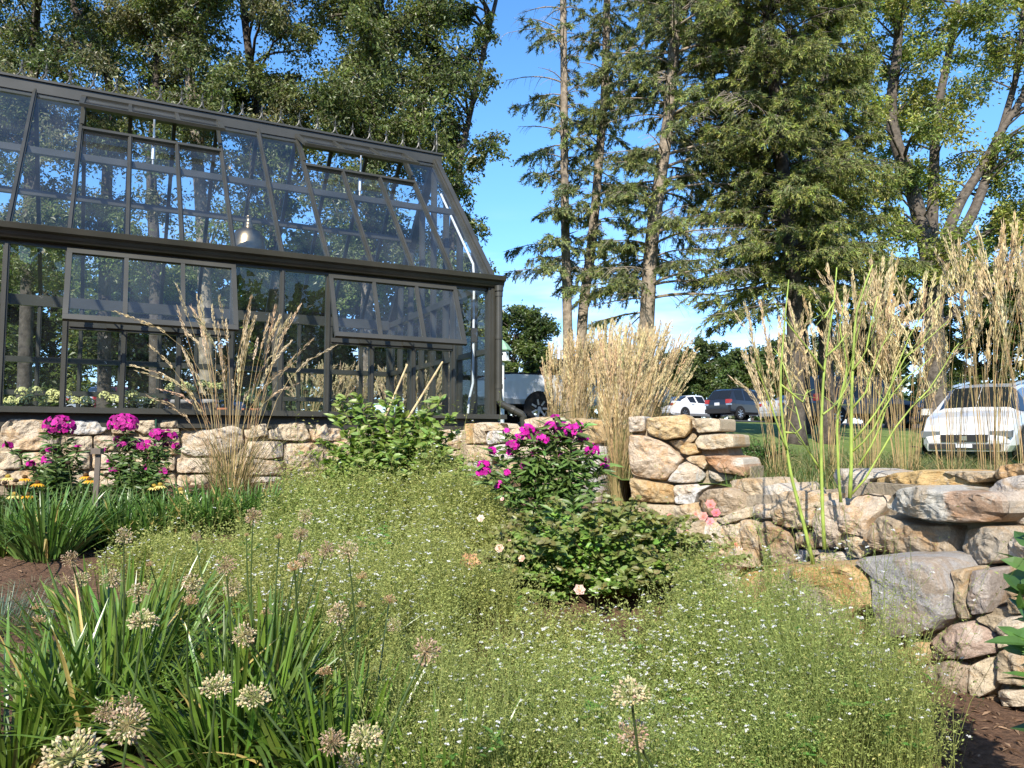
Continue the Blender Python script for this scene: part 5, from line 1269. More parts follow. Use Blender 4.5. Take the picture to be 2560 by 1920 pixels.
def broadleaf(name, label, trunks, clusters, leaf, n_leaf, cols, seed, group, bark=BARK, hang=.55, mat='tree_leaf', twigs=10, limb_r=.03):
    """trunks: list of (world points, r0, r1); clusters: (centre, (rx, ry, rz)) where the crown carries leaves"""
    rs = np.random.default_rng(seed); b = np.array(trunks[0][0][0]); o = thing(name, label, 'tree', b, 0, group)
    g = G(); paths = []
    for W, r0, r1 in trunks:
        P, r = trunk_tube(g, np.asarray(W) - b, r0, r1, bark); paths.append((P, r))
    AP = np.concatenate([p for p, _ in paths]); AR = np.concatenate([r for _, r in paths])
    gl = G(); gb = G(); Bs, Ds, Cs, Ls = [], [], [], []
    for c, rad in clusters:
        c = np.asarray(c) - b; rad = np.broadcast_to(np.asarray(rad, float), (3,))
        dz = c[2] - AP[:, 2]; dist = np.linalg.norm(AP - c, axis=1) + np.where(dz < .3, 3.0, 0) + np.abs(dz - np.linalg.norm((AP - c)[:, :2], axis=1) * .6) * .3
        j = int(np.argmin(dist)); LP_ = limb(gb, AP[j], c, min(AR[j] * .6, limb_r * (.7 + np.linalg.norm(AP[j] - c) * .25)), rs, bark)
        e = rdir(twigs, rs) * rad * rs.uniform(.6, 1.0, (twigs, 1)); tip = c + e; st = LP_[rs.integers(4, 8, twigs)]
        t = np.linspace(0, 1, 5); TP = st[:, None] * (1 - t)[None, :, None] + tip[:, None] * t[None, :, None]; TP[:, :, 2] -= (t ** 2 * .12)[None]
        gb.vtubes(TP, np.broadcast_to(np.linspace(.008, .003, 5) * limb_r / .03, (twigs, 5)), 3, bark)
        n = int(n_leaf * rs.uniform(.7, 1.3)); q = rs.integers(0, twigs, n); u = rs.uniform(.25, 1.05, n)[:, None]
        pos = st[q] * (1 - u) + tip[q] * u + rs.normal(0, .13, (n, 3)) * rad; pos[:, 2] -= (u[:, 0] ** 2) * .12
        Bs.append(pos); d = rdir(n, rs); d[:, 2] = d[:, 2] * .6 - hang; Ds.append(d)
        base = np.array(cols[rs.integers(len(cols))]) * rs.uniform(.85, 1.15); Cs.append(col_n(base, n, rs, .6, 1.35, .07)); Ls.append(leaf * rs.uniform(.65, 1.2, n))
    B = np.concatenate(Bs); L = np.concatenate(Ls)
    gl.leaves(B, np.concatenate(Ds), rdir(len(B), rs) + (0, -.3, .4), L, L * .48, np.concatenate(Cs), .22)
    g.build('trunk', M['bark'], o, True); gb.build('limbs', M['bark'], o, True); gl.build('crown', M[mat], o)
    return o
def root(px, d): x = xof(px, d); return np.array((x, d, gu(x, d) - .1))
def up(px0, d, pts, dd=0):
    return [root(px0, d)] + [at(x, y, d + dd * i / len(pts)) for i, (x, y) in enumerate(pts, 1)]
# ---- the belt of broad leaved trees behind the greenhouse
rs = np.random.default_rng(200)
BELT = [  # foot px, depth, trunk points, radius, bark, label
 (-120, 15.5, [(-110, 600), (-90, 200), (-60, -300)], .15, BARK, 'broadleaf tree at the far left edge behind the greenhouse'),
 (60, 14.5, [(70, 650), (78, 300), (92, 0), (100, -300)], .13, DARKBARK, 'dark trunked broadleaf tree above the left end of the ridge'),
 (262, 16.0, [(262, 620), (278, 140), (190, 55), (120, -200)], .14, DARKBARK, 'broadleaf tree with a limb bent left above the ridge'),
 (392, 14.8, [(388, 640), (376, 440), (392, 200), (400, -200)], .13, DARKBARK, 'dark trunk broadleaf tree behind the left roof vent'),
 (522, 14.2, [(512, 700), (498, 430), (478, 270), (470, 0), (455, -250)], .145, PALEBARK, 'pale barked broadleaf tree seen through the roof panes right of the left vent'),
 (700, 15.2, [(690, 600), (650, 330), (612, 60), (590, -250)], .13, DARKBARK, 'broadleaf tree behind the hanging lamp'),
 (905, 14.6, [(925, 560), (938, 300), (945, 100), (965, -250)], .14, BARK, 'broadleaf tree with pale bare twigs above the right roof vent'),
 (1120, 15.0, [(1128, 600), (1150, 400), (1172, 300), (1205, 150), (1240, 0)], .09, DARKBARK, 'slender dark broadleaf tree against the blue sky at the greenhouse gable')]
CLS = [[] for _ in BELT]
def belt_density(x, y):
    d = 1.0
    if y > 380: d = .55
    if y > 380 and 330 < x < 600: d = .22
    for gx, gy, gr in ((235, 130, 42), (600, 110, 55), (1010, 40, 30), (560, 60, 30), (245, 210, 30), (350, 110, 30), (690, 130, 30), (600, 330, 26), (1120, 480, 40), (110, 170, 24), (1190, 330, 50), (1225, 450, 45), (330, 200, 22), (470, 60, 20), (840, 60, 20)):
        if math.hypot(x - gx, y - gy) < gr: d *= .05
    edge = np.interp(y, [-400, 0, 120, 220, 290, 380, 450, 560, 660, 720], [1300, 1190, 1190, 1175, 1120, 1165, 1140, 1150, 1160, 1100])
    if x > edge: d = 0
    return d
cnt = 0
while cnt < 620:
    x, y = rs.uniform(-220, 1260), rs.uniform(-420, 700); 
    if rs.random() > belt_density(x, y): continue
    j = min(range(8), key=lambda k: abs(np.interp(-y, [-q[1] for q in BELT[k][2]], [q[0] for q in BELT[k][2]]) - x) + rs.uniform(0, 120))
    d = BELT[j][1] + rs.uniform(-1.6, 1.9); CLS[j].append((at(x, y, d), rs.uniform(.42, .72) * np.array((1.1, 1.1, .95)))); cnt += 1
for x, y, d in [(1130, 590, 15), (1165, 640, 15), (1205, 660, 15), (1180, 690, 15), (1150, 540, 15), (1190, 560, 15), (1130, 350, 15), (1100, 430, 15), (1200, 395, 15), (1235, 340, 15), (1165, 460, 15), (1215, 200, 15), (1190, 120, 15), (1215, 60, 15), (1160, 20, 15), (1110, 300, 15), (1075, 350, 15)]:
    CLS[7].append((at(x, y, d + rs.uniform(-.8, .8)), rs.uniform(.26, .42)))
LGR = [(.115, .145, .045), (.145, .17, .06), (.16, .195, .055), (.20, .20, .10)]
for k, (px, d, pts, r, bk, lab) in enumerate(BELT):
    broadleaf('broadleaf_tree', lab, [(up(px, d, pts), r, r * .45)], CLS[k], .088, 680 if k < 7 else 520, LGR if k < 6 else LGR[:3], 210 + k, 'broadleaf trees behind the greenhouse', bk, .6)
# bare pale twigs of the right hand one
# ---- the lower sunny trees further back, seen through the glass
for i, (px, d, w, top, bot) in enumerate([(-60, 25, 190, 560, 960), (130, 27, 170, 620, 985), (330, 24, 150, 640, 960), (520, 28, 150, 620, 985), (690, 25, 150, 580, 960), (860, 23, 150, 560, 980), (1020, 26, 130, 600, 985), (1150, 30, 90, 720, 985)]):
    r_ = np.random.default_rng(240 + i); cl = []
    for _ in range(56):
        a, q = r_.uniform(0, 6.28), math.sqrt(r_.random()); cl.append((at(px + w * q * math.cos(a), (top + bot) / 2 + (bot - top) / 2 * q * math.sin(a), d + r_.uniform(-1.8, 1.8)), r_.uniform(.6, .95)))
    lab = ['leftmost low tree beyond the greenhouse panes', 'low tree beyond the greenhouse left of the three pane window', 'sunlit low tree beyond the three pane window', 'low tree behind the pale bark trunk', 'low tree behind the two fixed panes', 'low yellow green tree behind the right hand window', 'low tree at the right end of the greenhouse', 'low tree half hidden by the greenhouse corner post'][i]
    broadleaf('broadleaf_tree', lab, [([root(px, d), at(px, (top + bot) / 2, d), at(px + 5, top + 60, d)], .14, .04)], cl, .20, 260, [(.12, .16, .04), (.17, .20, .05), (.085, .115, .03)], 250 + i, 'low trees beyond the greenhouse', DARKBARK, .3, twigs=7)

# ---- spruces
def spruce(label, trunk_pts, r0, r1, z0, z1, seed, length, nbr=5, dz=.42, dens=1.0, bark=BARK, bare_top=None, side=None, lift=.25, col=(.18, .21, .095), dead=0, tw=.0185):
    """trunk_pts in the world; branches from z0 to z1; length(t, az) in metres"""
    rs = np.random.default_rng(seed); b = np.array(trunk_pts[0]); o = thing('spruce_tree', label, 'tree', b, 0, 'spruces beside the car park')
    g = G(); P, r = trunk_tube(g, np.asarray(trunk_pts) - b, r0, r1, bark, 14, 40)
    for _ in range(int(dead)):                                      # stubs and knots
        j = rs.integers(3, 34); a = rs.uniform(0, 6.28); d = np.array((math.cos(a), math.sin(a), .2)); g.tube([P[j] + d * r[j] * .5, P[j] + d * (r[j] + rs.uniform(.05, .25))], [.02, .008], 5, bark, False)
    gb, gn = G(), G()
    z = z0
    while z < z1:
        t = (z - z0) / (z1 - z0)
        for q in range(nbr):
            az = rs.uniform(0, 2 * math.pi); L = length(t, az) * rs.uniform(.6, 1.12)
            if L < .25: continue
            zz = z + rs.uniform(-.2, .2); k = np.argmin(np.abs(P[:, 2] + b[2] - zz)); a0 = P[k]; h = np.array((math.cos(az), math.sin(az), 0)); sd = np.array((-h[1], h[0], 0))
            S = 9; u = np.linspace(0, 1, S); lf = lift + rs.uniform(-.12, .12) + .35 * t
            Q = a0 + h * (L * u)[:, None] + np.array((0, 0, 1.)) * (L * (lf * u - (.30 + lf * .5) * u ** 2 + .12 * u ** 4))[:, None] + sd * (L * rs.uniform(-.15, .15) * u ** 2)[:, None]
            gb.tube(Q, np.linspace(.010 + .009 * L, .004, S), 5, np.array(bark) * 1.05, False)
            isbare = bare_top is not None and rs.random() < bare_top(t, az)
            m = int(L / .085); uu = rs.uniform(.16 if L > 1 else .05, 1.0, m); kk = np.clip(uu * (S - 1), 0, S - 1.001); i0 = kk.astype(int); fr = (kk - i0)[:, None]
            B = Q[i0] * (1 - fr) + Q[i0 + 1] * fr; sg = np.where(rs.random(m) < .5, -1, 1)[:, None]
            fw = rs.uniform(.35, 1.0, (m, 1)); D = nrm(h * fw + sd * sg * rs.uniform(.5, 1, (m, 1)) + np.array((0, 0, 1.)) * rs.uniform(-.55, .15, (m, 1)))
            bl = (.18 + .42 * L / 2.5 * (1 - uu * .75)) * rs.uniform(.6, 1.2, m)
            s4 = np.linspace(0, 1, 4); TP = B[:, None] + D[:, None] * (bl[:, None] * s4)[..., None]; TP[:, :, 2] -= (bl[:, None] * .45 * s4 ** 2)
            gb.vtubes(TP, np.broadcast_to(np.linspace(.0055, .0022, 4), (m, 4)), 3, np.tile((.30, .26, .20), (m, 1)) * rs.uniform(.6, 1.25, (m, 1)))
            if isbare: continue
            w = max(4, int(23 * dens)); v = rs.uniform(.12, 1.05, (m, w)); kv = np.clip(v * 3, 0, 2.999); j0 = kv.astype(int); fv = (kv - j0)[..., None]; ii = np.arange(m)[:, None]
            pos = TP[ii, j0] * (1 - fv) + TP[ii, np.minimum(j0 + 1, 3)] * fv
            tw_d = nrm(D[:, None] * .8 + rs.normal(0, .55, (m, w, 3)) + np.array((0, 0, -.55)))
            c = np.array(col) * rs.uniform(.75, 1.25) * rs.uniform(.6, 1.5, (m * w, 1)) * (1 + rs.normal(0, .08, (m * w, 3)))
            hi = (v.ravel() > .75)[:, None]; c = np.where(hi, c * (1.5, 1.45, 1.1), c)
            ln = rs.uniform(.07, .15, m * w)
            for rot in (0, 1):
                N = nrm(np.cross(tw_d.reshape(-1, 3), rs.normal(size=(m * w, 3))))
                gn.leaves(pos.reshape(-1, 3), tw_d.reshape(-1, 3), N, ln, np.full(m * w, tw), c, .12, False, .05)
                if rot == 0 and dens < 1.6: break
        z += dz * rs.uniform(.7, 1.3)
    g.build('trunk', M['bark'], o, True); gb.build('branches', M['twig'], o, True); gn.build('needles', M['needle'], o)
    return o
def zat(py, d): return at(1280, py, d)[2]
d = 19.0
spruce('slimmest leftmost spruce with thin needles and bare curved twigs against the sky', up(1418, d, [(1420, 860), (1412, 520), (1411, 400), (1410, 200), (1408, 0), (1407, -160)]), .135, .075, zat(690, d), zat(-160, d), 301,
       lambda t, a: (1.75 - .5 * t) * (.75 + .35 * math.cos(a - math.pi)) * (.8 if t < .15 else 1), 5, .46, 1.7, PALEBARK, lambda t, a: .75 if t > .55 else .12, lift=.35, dead=14, col=(.19, .225, .12))
d = 19.6
spruce('slim leaning spruce, the second trunk from the left', up(1455, d, [(1452, 880), (1458, 760), (1475, 650), (1490, 500), (1497, 400), (1511, 250), (1516, 100), (1520, -160)]), .15, .08, zat(660, d), zat(-160, d), 302,
       lambda t, a: 1.55 * (.8 + .2 * math.cos(a)), 5, .44, 1.7, PALEBARK, lambda t, a: .18, lift=.2, dead=14)
d = 18.0
spruce('spruce with the thickest pale trunk and long bare branches to the right', up(1612, d, [(1615, 838), (1621, 728), (1626, 630), (1638, 530), (1668, 330), (1683, 170), (1690, 0), (1696, -180)]), .20, .10, zat(770, d), zat(-180, d), 303,
       lambda t, a: (1.9 + 1.6 * max(0, math.cos(a))) * (1 - .25 * t), 6, .36, 2.0, PALEBARK, lambda t, a: .3 if t < .3 else .15, lift=.16, dead=10)
d = 17.4
spruce('densest dark spruce filling the middle right with drooping boughs', up(1990, d, [(1985, 700), (1945, 300), (1915, 0), (1910, -220)]), .20, .10, zat(740, d), zat(-220, d), 304,
       lambda t, a: 2.6 * (1 - .2 * t), 7, .31, 1.9, DARKBARK, lambda t, a: .04, lift=.12, col=(.20, .225, .085))
d = 18.6
spruce('dense dark spruce half hidden behind its neighbour, beside the yellow green tree', up(2065, d, [(2063, 700), (2060, 300), (2060, -220)]), .18, .10, zat(700, d), zat(-200, d), 305,
       lambda t, a: 1.75 * (1 - .5 * t), 7, .33, 2.2, DARKBARK, lambda t, a: .04, lift=.1, col=(.20, .23, .085))
d = 21.5
spruce('darker leaning spruce standing behind the densest one', up(2012, d, [(2000, 700), (1860, 300), (1790, 0), (1768, -260)]), .18, .10, zat(690, d), zat(-240, d), 306,
       lambda t, a: 2.3 * (1 - .2 * t), 6, .40, 1.8, DARKBARK, lambda t, a: .05, lift=.1, col=(.13, .155, .07))

# ---- open yellow green tree on many stems at the right
d = 21.5; ST = [([(2338, 900), (2332, 700), (2322, 640), (2295, 520), (2262, 420), (2215, 290), (2235, 210), (2250, 60), (2255, -200)], .30, .07), ([(2330, 690), (2330, 560), (2335, 420), (2340, 280), (2370, 150), (2400, -30), (2420, -250)], .17, .05),
      ([(2335, 680), (2365, 590), (2400, 500), (2450, 430), (2480, 370), (2520, 300), (2560, 240), (2620, 60)], .18, .05), ([(2338, 660), (2395, 600), (2440, 520), (2485, 390), (2500, 340), (2545, 180), (2560, 0)], .17, .045), ([(2340, 650), (2480, 580), (2600, 540)], .08, .03)]
tr = [(([root(2340, d)] if i == 0 else []) + [at(x, y, d + .25 * i * j / len(p)) for j, (x, y) in enumerate(p)], a, b_) for i, (p, a, b_) in enumerate(ST)]
rs = np.random.default_rng(320); cl = []
def ash_d(x, y):
    for gx, gy, gr in ((2435, 330, 48), (2470, 500, 40), (2490, 250, 32), (2400, 60, 28), (2520, 30, 30), (2270, 70, 24), (2450, 560, 30), (2440, 420, 34), (2360, 520, 34), (2190, 360, 24), (2300, 160, 24)):
        if math.hypot(x - gx, y - gy) < gr: return .04
    return 1
while len(cl) < 250:
    x, y = rs.uniform(2110, 2780), rs.uniform(-380, 690)
    if rs.random() > ash_d(x, y) or (x < 2160 and y > 250): continue
    cl.append((at(x, y, d + rs.uniform(-2.0, 2.4)), rs.uniform(.5, .84)))
broadleaf('broadleaf_tree', 'open many stemmed tree with airy yellow green leaves at the right', tr, cl, .13, 380, [(.24, .28, .07), (.28, .30, .07), (.19, .24, .06), (.32, .32, .08)], 321, 'deciduous trees at the right', (.10, .085, .07), .5, limb_r=.03)
# ---- distant trees
rs = np.random.default_rng(340)
for i, (px, d, w, top, bot, col, lab) in enumerate([
    (1285, 62, 95, 758, 940, (.085, .125, .03), 'round sunlit tree far off between greenhouse and spruces'),
    (1350, 68, 40, 860, 950, (.075, .11, .03), 'small distant tree behind the pickup cab'),
    (1500, 85, 80, 862, 960, (.075, .105, .04), 'distant hazy tree behind the golden grass'),
    (1690, 76, 60, 880, 985, (.075, .11, .04), 'distant bushy tree left of the white sedan'),
    (1770, 72, 70, 850, 985, (.085, .12, .035), 'distant tree with a spiky top above the white sedan'),
    (1880, 66, 80, 870, 985, (.085, .125, .03), 'distant round tree above the black estate car'),
    (1970, 64, 70, 845, 985, (.075, .11, .03), 'distant tree behind the bare green stems'),
    (2120, 60, 110, 820, 985, (.06, .09, .025), 'distant tree behind the dark van'),
    (2220, 36, 90, 640, 960, (.065, .10, .022), 'shaded tree between the dense spruce and the many stemmed trunk'),
    (2440, 36, 120, 610, 960, (.075, .115, .025), 'tree behind the feather grass right of the dark trunk'),
    (2570, 34, 90, 620, 960, (.085, .125, .028), 'tree behind the feather grass at the right edge')]):
    cl = []
    for _ in range(60 if d > 50 else 80):
        a, q = rs.uniform(0, 6.28), math.sqrt(rs.random()); yy = (top + bot) / 2 + (bot - top) / 2 * q * math.sin(a)
        cl.append((at(px + w * q * math.cos(a), yy, d + rs.uniform(-.5, .5) * w * d / FPX), rs.uniform(.13, .2) * w * d / FPX * (1.9 if d > 50 else 1.6)))
    broadleaf('broadleaf_tree', lab, [([root(px, d), at(px, (top + bot) / 2, d), at(px + 4, top + (bot - top) * .35, d)], .16, .05)], cl, .34 if d > 50 else .19, 260 if d > 50 else 300, [np.array(col), np.array(col) * (1.2, 1.1, 1.0), np.array(col) * .75], 350 + i, 'trees beyond the car park', DARKBARK, .3, twigs=7)
# far wood closing the view, and unseen trees added behind the camera for reflections
def wood():
    r = np.random.default_rng(380); n = 125; X = r.uniform(-150, 150, n); Y = r.uniform(85, 125, n); h = r.uniform(5, 9, n)
    k = np.arange(n) >= 62; X[k] = r.uniform(-25, 75, k.sum()); Y[k] = r.uniform(-48, -30, k.sum()); h[k] = r.uniform(11, 17, k.sum())
    g = G(); 
    for x, y, hh in zip(X, Y, h):
        z = gu(x, y); m = 420; d_ = rdir(m, r); P = np.array((x, y, z + hh * .5)) + d_ * np.array((4.2, 4.2, hh * .5)) * r.uniform(.7, 1.0, (m, 1))
        g.leaves(P, rdir(m, r), rdir(m, r), .95, .8, col_n((.07, .10, .035), m, r, .6, 1.3), .2)
    tag(g.build('woodland', M['tree_leaf']), 'far woodland reading as one low green band beyond the car park, with unseen trees added behind the camera', 'woodland', None, 'stuff')
wood()
# ================================================================== vehicles
BLK, CHROME = (.012, .012, .013), (.6, .6, .6)
def vehicle(label, cat, loc, yaw, st, W, col, axles, wr, extras, name='parked_car', rim=(.45, .45, .46)):
    """st: stations from the tail forward (x, sill z, belt z, roof z, half width, roof half width, glass flags of the stretch ahead)"""
    o = thing(name, label, cat, loc, yaw, 'vehicles parked beyond the garden')
    def ring(s):
        x, zb, zs, zt, wb, wr_, _ = s
        if zt - zs < .08: top = [(wb * .9, zs + .012), (wb * .7, zt), (0, zt + .02)]
        else: top = [(wr_, zt - .06), (wr_ * .86, zt), (0, zt + .02)]
        h = [(0, zb), (wb * .9, zb), (wb, zb + .13), (wb, zs - .2), (wb * .965, zs)] + top
        return [(x, y, z) for y, z in h] + [(x, -y, z) for y, z in h[-2:0:-1]]
    Rg = [np.array(ring(s)) for s in st]; n = len(Rg[0]); body, glass = G(), G()
    for i in range(len(st) - 1):
        fl = st[i][6]
        for j in range(n):
            q = (j + 1) % n; F = [Rg[i][j], Rg[i][q], Rg[i + 1][q], Rg[i + 1][j]]
            body.add(F, [(0, 1, 2, 3)], col)
            k = j if j < 7 else n - 1 - j
            isg = ('S' in fl and k == 4) or ('F' in fl and k in (5, 6))
            if isg:
                c = np.mean(F, 0); nr = np.cross(F[1] - F[0], F[3] - F[0]) + np.cross(F[2] - F[1], F[0] - F[1]); nr = nrm(nr); 
                if nr @ (c - np.array((c[0], 0, .6))) < 0: nr = -nr
                ins = .93 if 'S' in fl and k == 4 else .985
                glass.add([c + (p - c) * ins + nr * .006 for p in F], [(0, 1, 2, 3)])
    body.add(Rg[0], [list(range(n))[::-1]], col); body.add(Rg[-1], [list(range(n))], col)
    # dark wheel housings
    for ax in axles:
        for s in (-1, 1):
            arch = G(); an = np.linspace(-.35, math.pi + .35, 22); w = W / 2 + .004
            V = [(ax, s * w, wr)] + [(ax + wr * 1.2 * math.cos(t), s * w, wr + wr * 1.2 * math.sin(t)) for t in an]
            arch.add(V, [(0, i, i + 1) for i in range(1, 22)], BLK); arch.build('wheel_housing', M['rubber'], o)
    body.build('body', M['carpaint'], o); glass.build('windows', M['car_glass'], o)
    for ax in axles:
        for s in (-1, 1):
            w = G(); y0 = s * (W / 2 - .17)
            pr = [(.45, -.1), (.95, -.1), (1.0, -.07), (1.0, .07), (.95, .105), (.66, .105), (.62, .09)]
            an = np.linspace(0, 2 * math.pi, 25)[:-1]
            V = [(ax + wr * r * math.cos(t), y0 + s * (y + .07), wr + wr * r * math.sin(t)) for r, y in pr for t in an]
            F = [(a * 24 + b, a * 24 + (b + 1) % 24, (a + 1) * 24 + (b + 1) % 24, (a + 1) * 24 + b) for a in range(len(pr) - 1) for b in range(24)]
            w.add(V, F, (.02, .02, .02)); wo_ = w.build('wheel', M['rubber'], o)
            rm = G()
            for k in range(7):
                t = k * 2 * math.pi / 7; rm.bar((ax, y0 + s * .155, wr), (ax + wr * .64 * math.cos(t), y0 + s * .165, wr + wr * .64 * math.sin(t)), .05, .03, (0, s, 0), rim)
            rm.tube([(ax, y0 + s * .13, wr), (ax, y0 + s * .18, wr)], .055, 12, rim)
            V = [(ax + wr * r * math.cos(t), y0 + s * .15, wr + wr * r * math.sin(t)) for r in (.58, .67) for t in an]
            rm.add(V, [(b, (b + 1) % 24, 24 + (b + 1) % 24, 24 + b) for b in range(24)], rim)
            rm.build('rim', M['metal'], wo_)
    for nm, mat, boxes, c in extras:
        for bx_ in boxes:
            g = G(); g.box(*bx_, c); g.build(nm, M[mat], o)
    return o
def place(px, d): x = xof(px, d); return (x, d, gu(x, d) + .021)
S = ''
SEDAN = [(0, .45, .74, .76, .70, .5, ''), (.06, .30, .95, .97, .80, .5, ''), (.22, .24, 1.05, 1.07, .86, .5, ''), (.72, .2, 1.03, 1.07, .90, .60, 'F'), (.95, .2, 1.0, 1.18, .905, .62, 'F'), (1.42, .2, .98, 1.38, .91, .60, 'S'), (2.0, .2, .96, 1.45, .915, .59, ''), (2.08, .2, .96, 1.455, .915, .59, 'S'), (2.75, .2, .94, 1.44, .915, .60, 'SF'), (3.45, .2, .93, 1.12, .91, .66, 'F'), (3.72, .2, .94, .98, .90, .6, ''), (4.4, .22, .84, .87, .86, .6, ''), (4.72, .26, .72, .74, .78, .5, ''), (4.82, .35, .58, .6, .62, .4, '')]
SUV = [(0, .42, .80, .82, .74, .5, ''), (.05, .36, 1.0, 1.02, .82, .6, ''), (.10, .33, 1.08, 1.10, .84, .66, 'F'), (.42, .3, 1.06, 1.60, .87, .66, ''), (.55, .28, 1.05, 1.66, .88, .67, 'S'), (1.25, .28, 1.03, 1.70, .89, .68, ''), (1.33, .28, 1.03, 1.70, .89, .68, 'S'), (2.1, .28, 1.02, 1.70, .89, .68, ''), (2.18, .28, 1.02, 1.695, .89, .68, 'S'), (2.85, .28, 1.01, 1.62, .89, .68, 'SF'), (3.45, .28, 1.0, 1.15, .88, .72, 'F'), (3.6, .28, 1.0, 1.03, .88, .6, ''), (4.25, .3, .92, .95, .85, .6, ''), (4.5, .34, .78, .8, .78, .5, ''), (4.58, .42, .62, .64, .62, .4, '')]
def lights_rear(z, w, h=.14): return ('taillight', 'lamp_glass', [(-.012, .22, w - .26, w + .006, z, z + h), (-.012, .22, -w - .006, -w + .26, z, z + h)], (.32, .012, .012))
def plate(z): return ('number_plate', 'plain', [(-.025, .0, -.16, .16, z, z + .15)], (.6, .62, .66))
vehicle('white saloon car with its red tail lights showing, parked left of the black estate', 'car', place(1655, 45.5), R(33), SEDAN, 1.83, (.62, .63, .65), (.98, 3.78), .33, [lights_rear(.80, .80), plate(.72), ('bumper', 'rubber', [(-.02, .1, -.7, .7, .25, .36)], (.05, .05, .05)), ('door_handle', 'metal', [(1.55, 1.75, -.925, -.9, .86, .89), (2.6, 2.8, -.925, -.9, .85, .88)], CHROME)])
vehicle('black estate car with roof rails and a bright alloy wheel, behind the pier', 'car', place(1793, 42), R(36), SUV, 1.78, (.012, .012, .014), (.85, 3.4), .34, [lights_rear(.88, .83, .22), plate(.78), ('bumper', 'rubber', [(-.06, .12, -.80, .80, .36, .58)], (.02, .02, .02)), ('roof_rail', 'rubber', [(.6, 2.7, .60, .64, 1.71, 1.76), (.6, 2.7, -.64, -.60, 1.71, 1.76)], BLK), ('lamp_surround', 'metal', [(-.008, .18, -.85, -.6, .78, .87), (-.008, .18, .6, .85, .78, .87)], CHROME)], rim=(.7, .7, .7))
PICK = [(0, .62, 1.0, 1.02, .93, .6, ''), (.04, .55, 1.30, 1.31, .96, .7, ''), (.5, .52, 1.33, 1.34, .98, .7, ''), (1.95, .5, 1.33, 1.34, .98, .7, ''), (1.98, .5, 1.33, 1.36, .98, .74, 'F'), (2.12, .5, 1.30, 1.86, .98, .72, 'S'), (2.75, .5, 1.28, 1.93, .98, .73, ''), (2.85, .5, 1.28, 1.93, .98, .73, 'S'), (3.6, .5, 1.27, 1.88, .98, .73, 'SF'), (4.25, .5, 1.25, 1.32, .97, .8, ''), (4.4, .5, 1.24, 1.27, .97, .7, ''), (5.4, .52, 1.16, 1.19, .95, .7, ''), (5.7, .6, 1.0, 1.02, .9, .6, '')]
vehicle('white pickup truck half hidden by the greenhouse corner and golden grass', 'pickup truck', place(1212, 21.6), R(24), PICK, 1.98, (.62, .66, .72), (1.22, 4.75), .40, [lights_rear(.9, .95, .32), ('bumper', 'metal', [(-.16, -.01, -.9, .9, .52, .74)], CHROME), ('bed_shade', 'rubber', [(.06, 1.93, -.86, .86, 1.352, 1.385)], (.015, .015, .018)), ('door_handle', 'metal', [(2.2, 2.4, -1.0, -.97, 1.12, 1.16)], BLK)], 'pickup_truck')  # dark slab over the bed puts in the shade of its open inside
CROSS = [(0, .42, .8, .82, .74, .5, ''), (.1, .34, 1.05, 1.08, .85, .6, 'F'), (.6, .28, 1.02, 1.5, .9, .64, 'S'), (1.5, .26, .99, 1.55, .925, .65, ''), (1.58, .26, .99, 1.55, .925, .65, 'S'), (2.4, .26, .98, 1.52, .925, .66, 'SF'), (3.2, .26, 1.02, 1.12, .915, .74, ''), (3.3, .26, 1.02, 1.06, .91, .6, ''), (3.85, .27, .92, .97, .90, .6, ''), (4.2, .28, .80, .85, .86, .5, ''), (4.42, .3, .68, .72, .80, .5, ''), (4.54, .36, .52, .55, .70, .4, '')]
CX = vehicle('white crossover facing left with dark grille, parked behind the feather grass at right', 'car', (xof(2410, 16.2) + 4.45 * .67, 16.2 + 4.45 * .743, gu(xof(2410, 16.2) + 4.45 * .67, 16.2 + 4.45 * .743) + .03), R(230), CROSS, 1.86, (.52, .52, .51), (.85, 3.6), .35,
        [('headlight', 'lamp_glass', [(4.1, 4.47, .46, .84, .60, .73), (4.1, 4.47, -.84, -.46, .60, .73)], (.13, .14, .15)), ('grille', 'rubber', [(4.38, 4.565, -.43, .43, .52, .66)], (.02, .02, .022)), ('lower_intake', 'rubber', [(4.4, 4.575, -.66, .66, .37, .47)], (.03, .03, .03)), ('emblem', 'metal', [(4.56, 4.58, -.06, .06, .55, .64)], CHROME), ('roof_rail', 'metal', [(.7, 2.4, .58, .62, 1.55, 1.60), (.7, 2.4, -.62, -.58, 1.55, 1.60)], CHROME), ('wing_mirror', 'carpaint', [(2.95, 3.15, .93, 1.12, .98, 1.12), (2.95, 3.15, -1.12, -.93, .98, 1.12)], (.52, .52, .51)), ('number_plate', 'plain', [(4.566, 4.59, -.15, .15, .40, .475)], (.6, .62, .65))])
CX.rotation_euler = (0, math.asin((CX.location.z - gu(xof(2410, 16.2), 16.2) - .02) / 4.45), R(228))               # it stands nose down on the slope
VAN = [(0, .4, .9, .92, .9, .7, ''), (.05, .36, 1.1, 1.12, .97, .8, 'F'), (.15, .34, 1.1, 2.05, .99, .85, 'S'), (1.6, .34, 1.1, 2.1, .99, .86, ''), (1.7, .34, 1.1, 2.1, .99, .86, 'S'), (3.2, .34, 1.1, 2.08, .99, .86, 'SF'), (3.9, .34, 1.1, 1.3, .98, .86, 'F'), (4.1, .34, 1.08, 1.12, .97, .7, ''), (4.8, .36, .98, 1.0, .92, .6, ''), (4.95, .44, .7, .72, .8, .5, '')]
vehicle('tall black van in shade behind the bare green stems', 'van', place(2010, 33), R(12), VAN, 1.98, (.010, .010, .011), (.95, 3.95), .36, [lights_rear(1.0, .95, .3), ('bumper', 'rubber', [(-.05, .1, -.9, .9, .36, .55)], BLK)], 'parked_van')
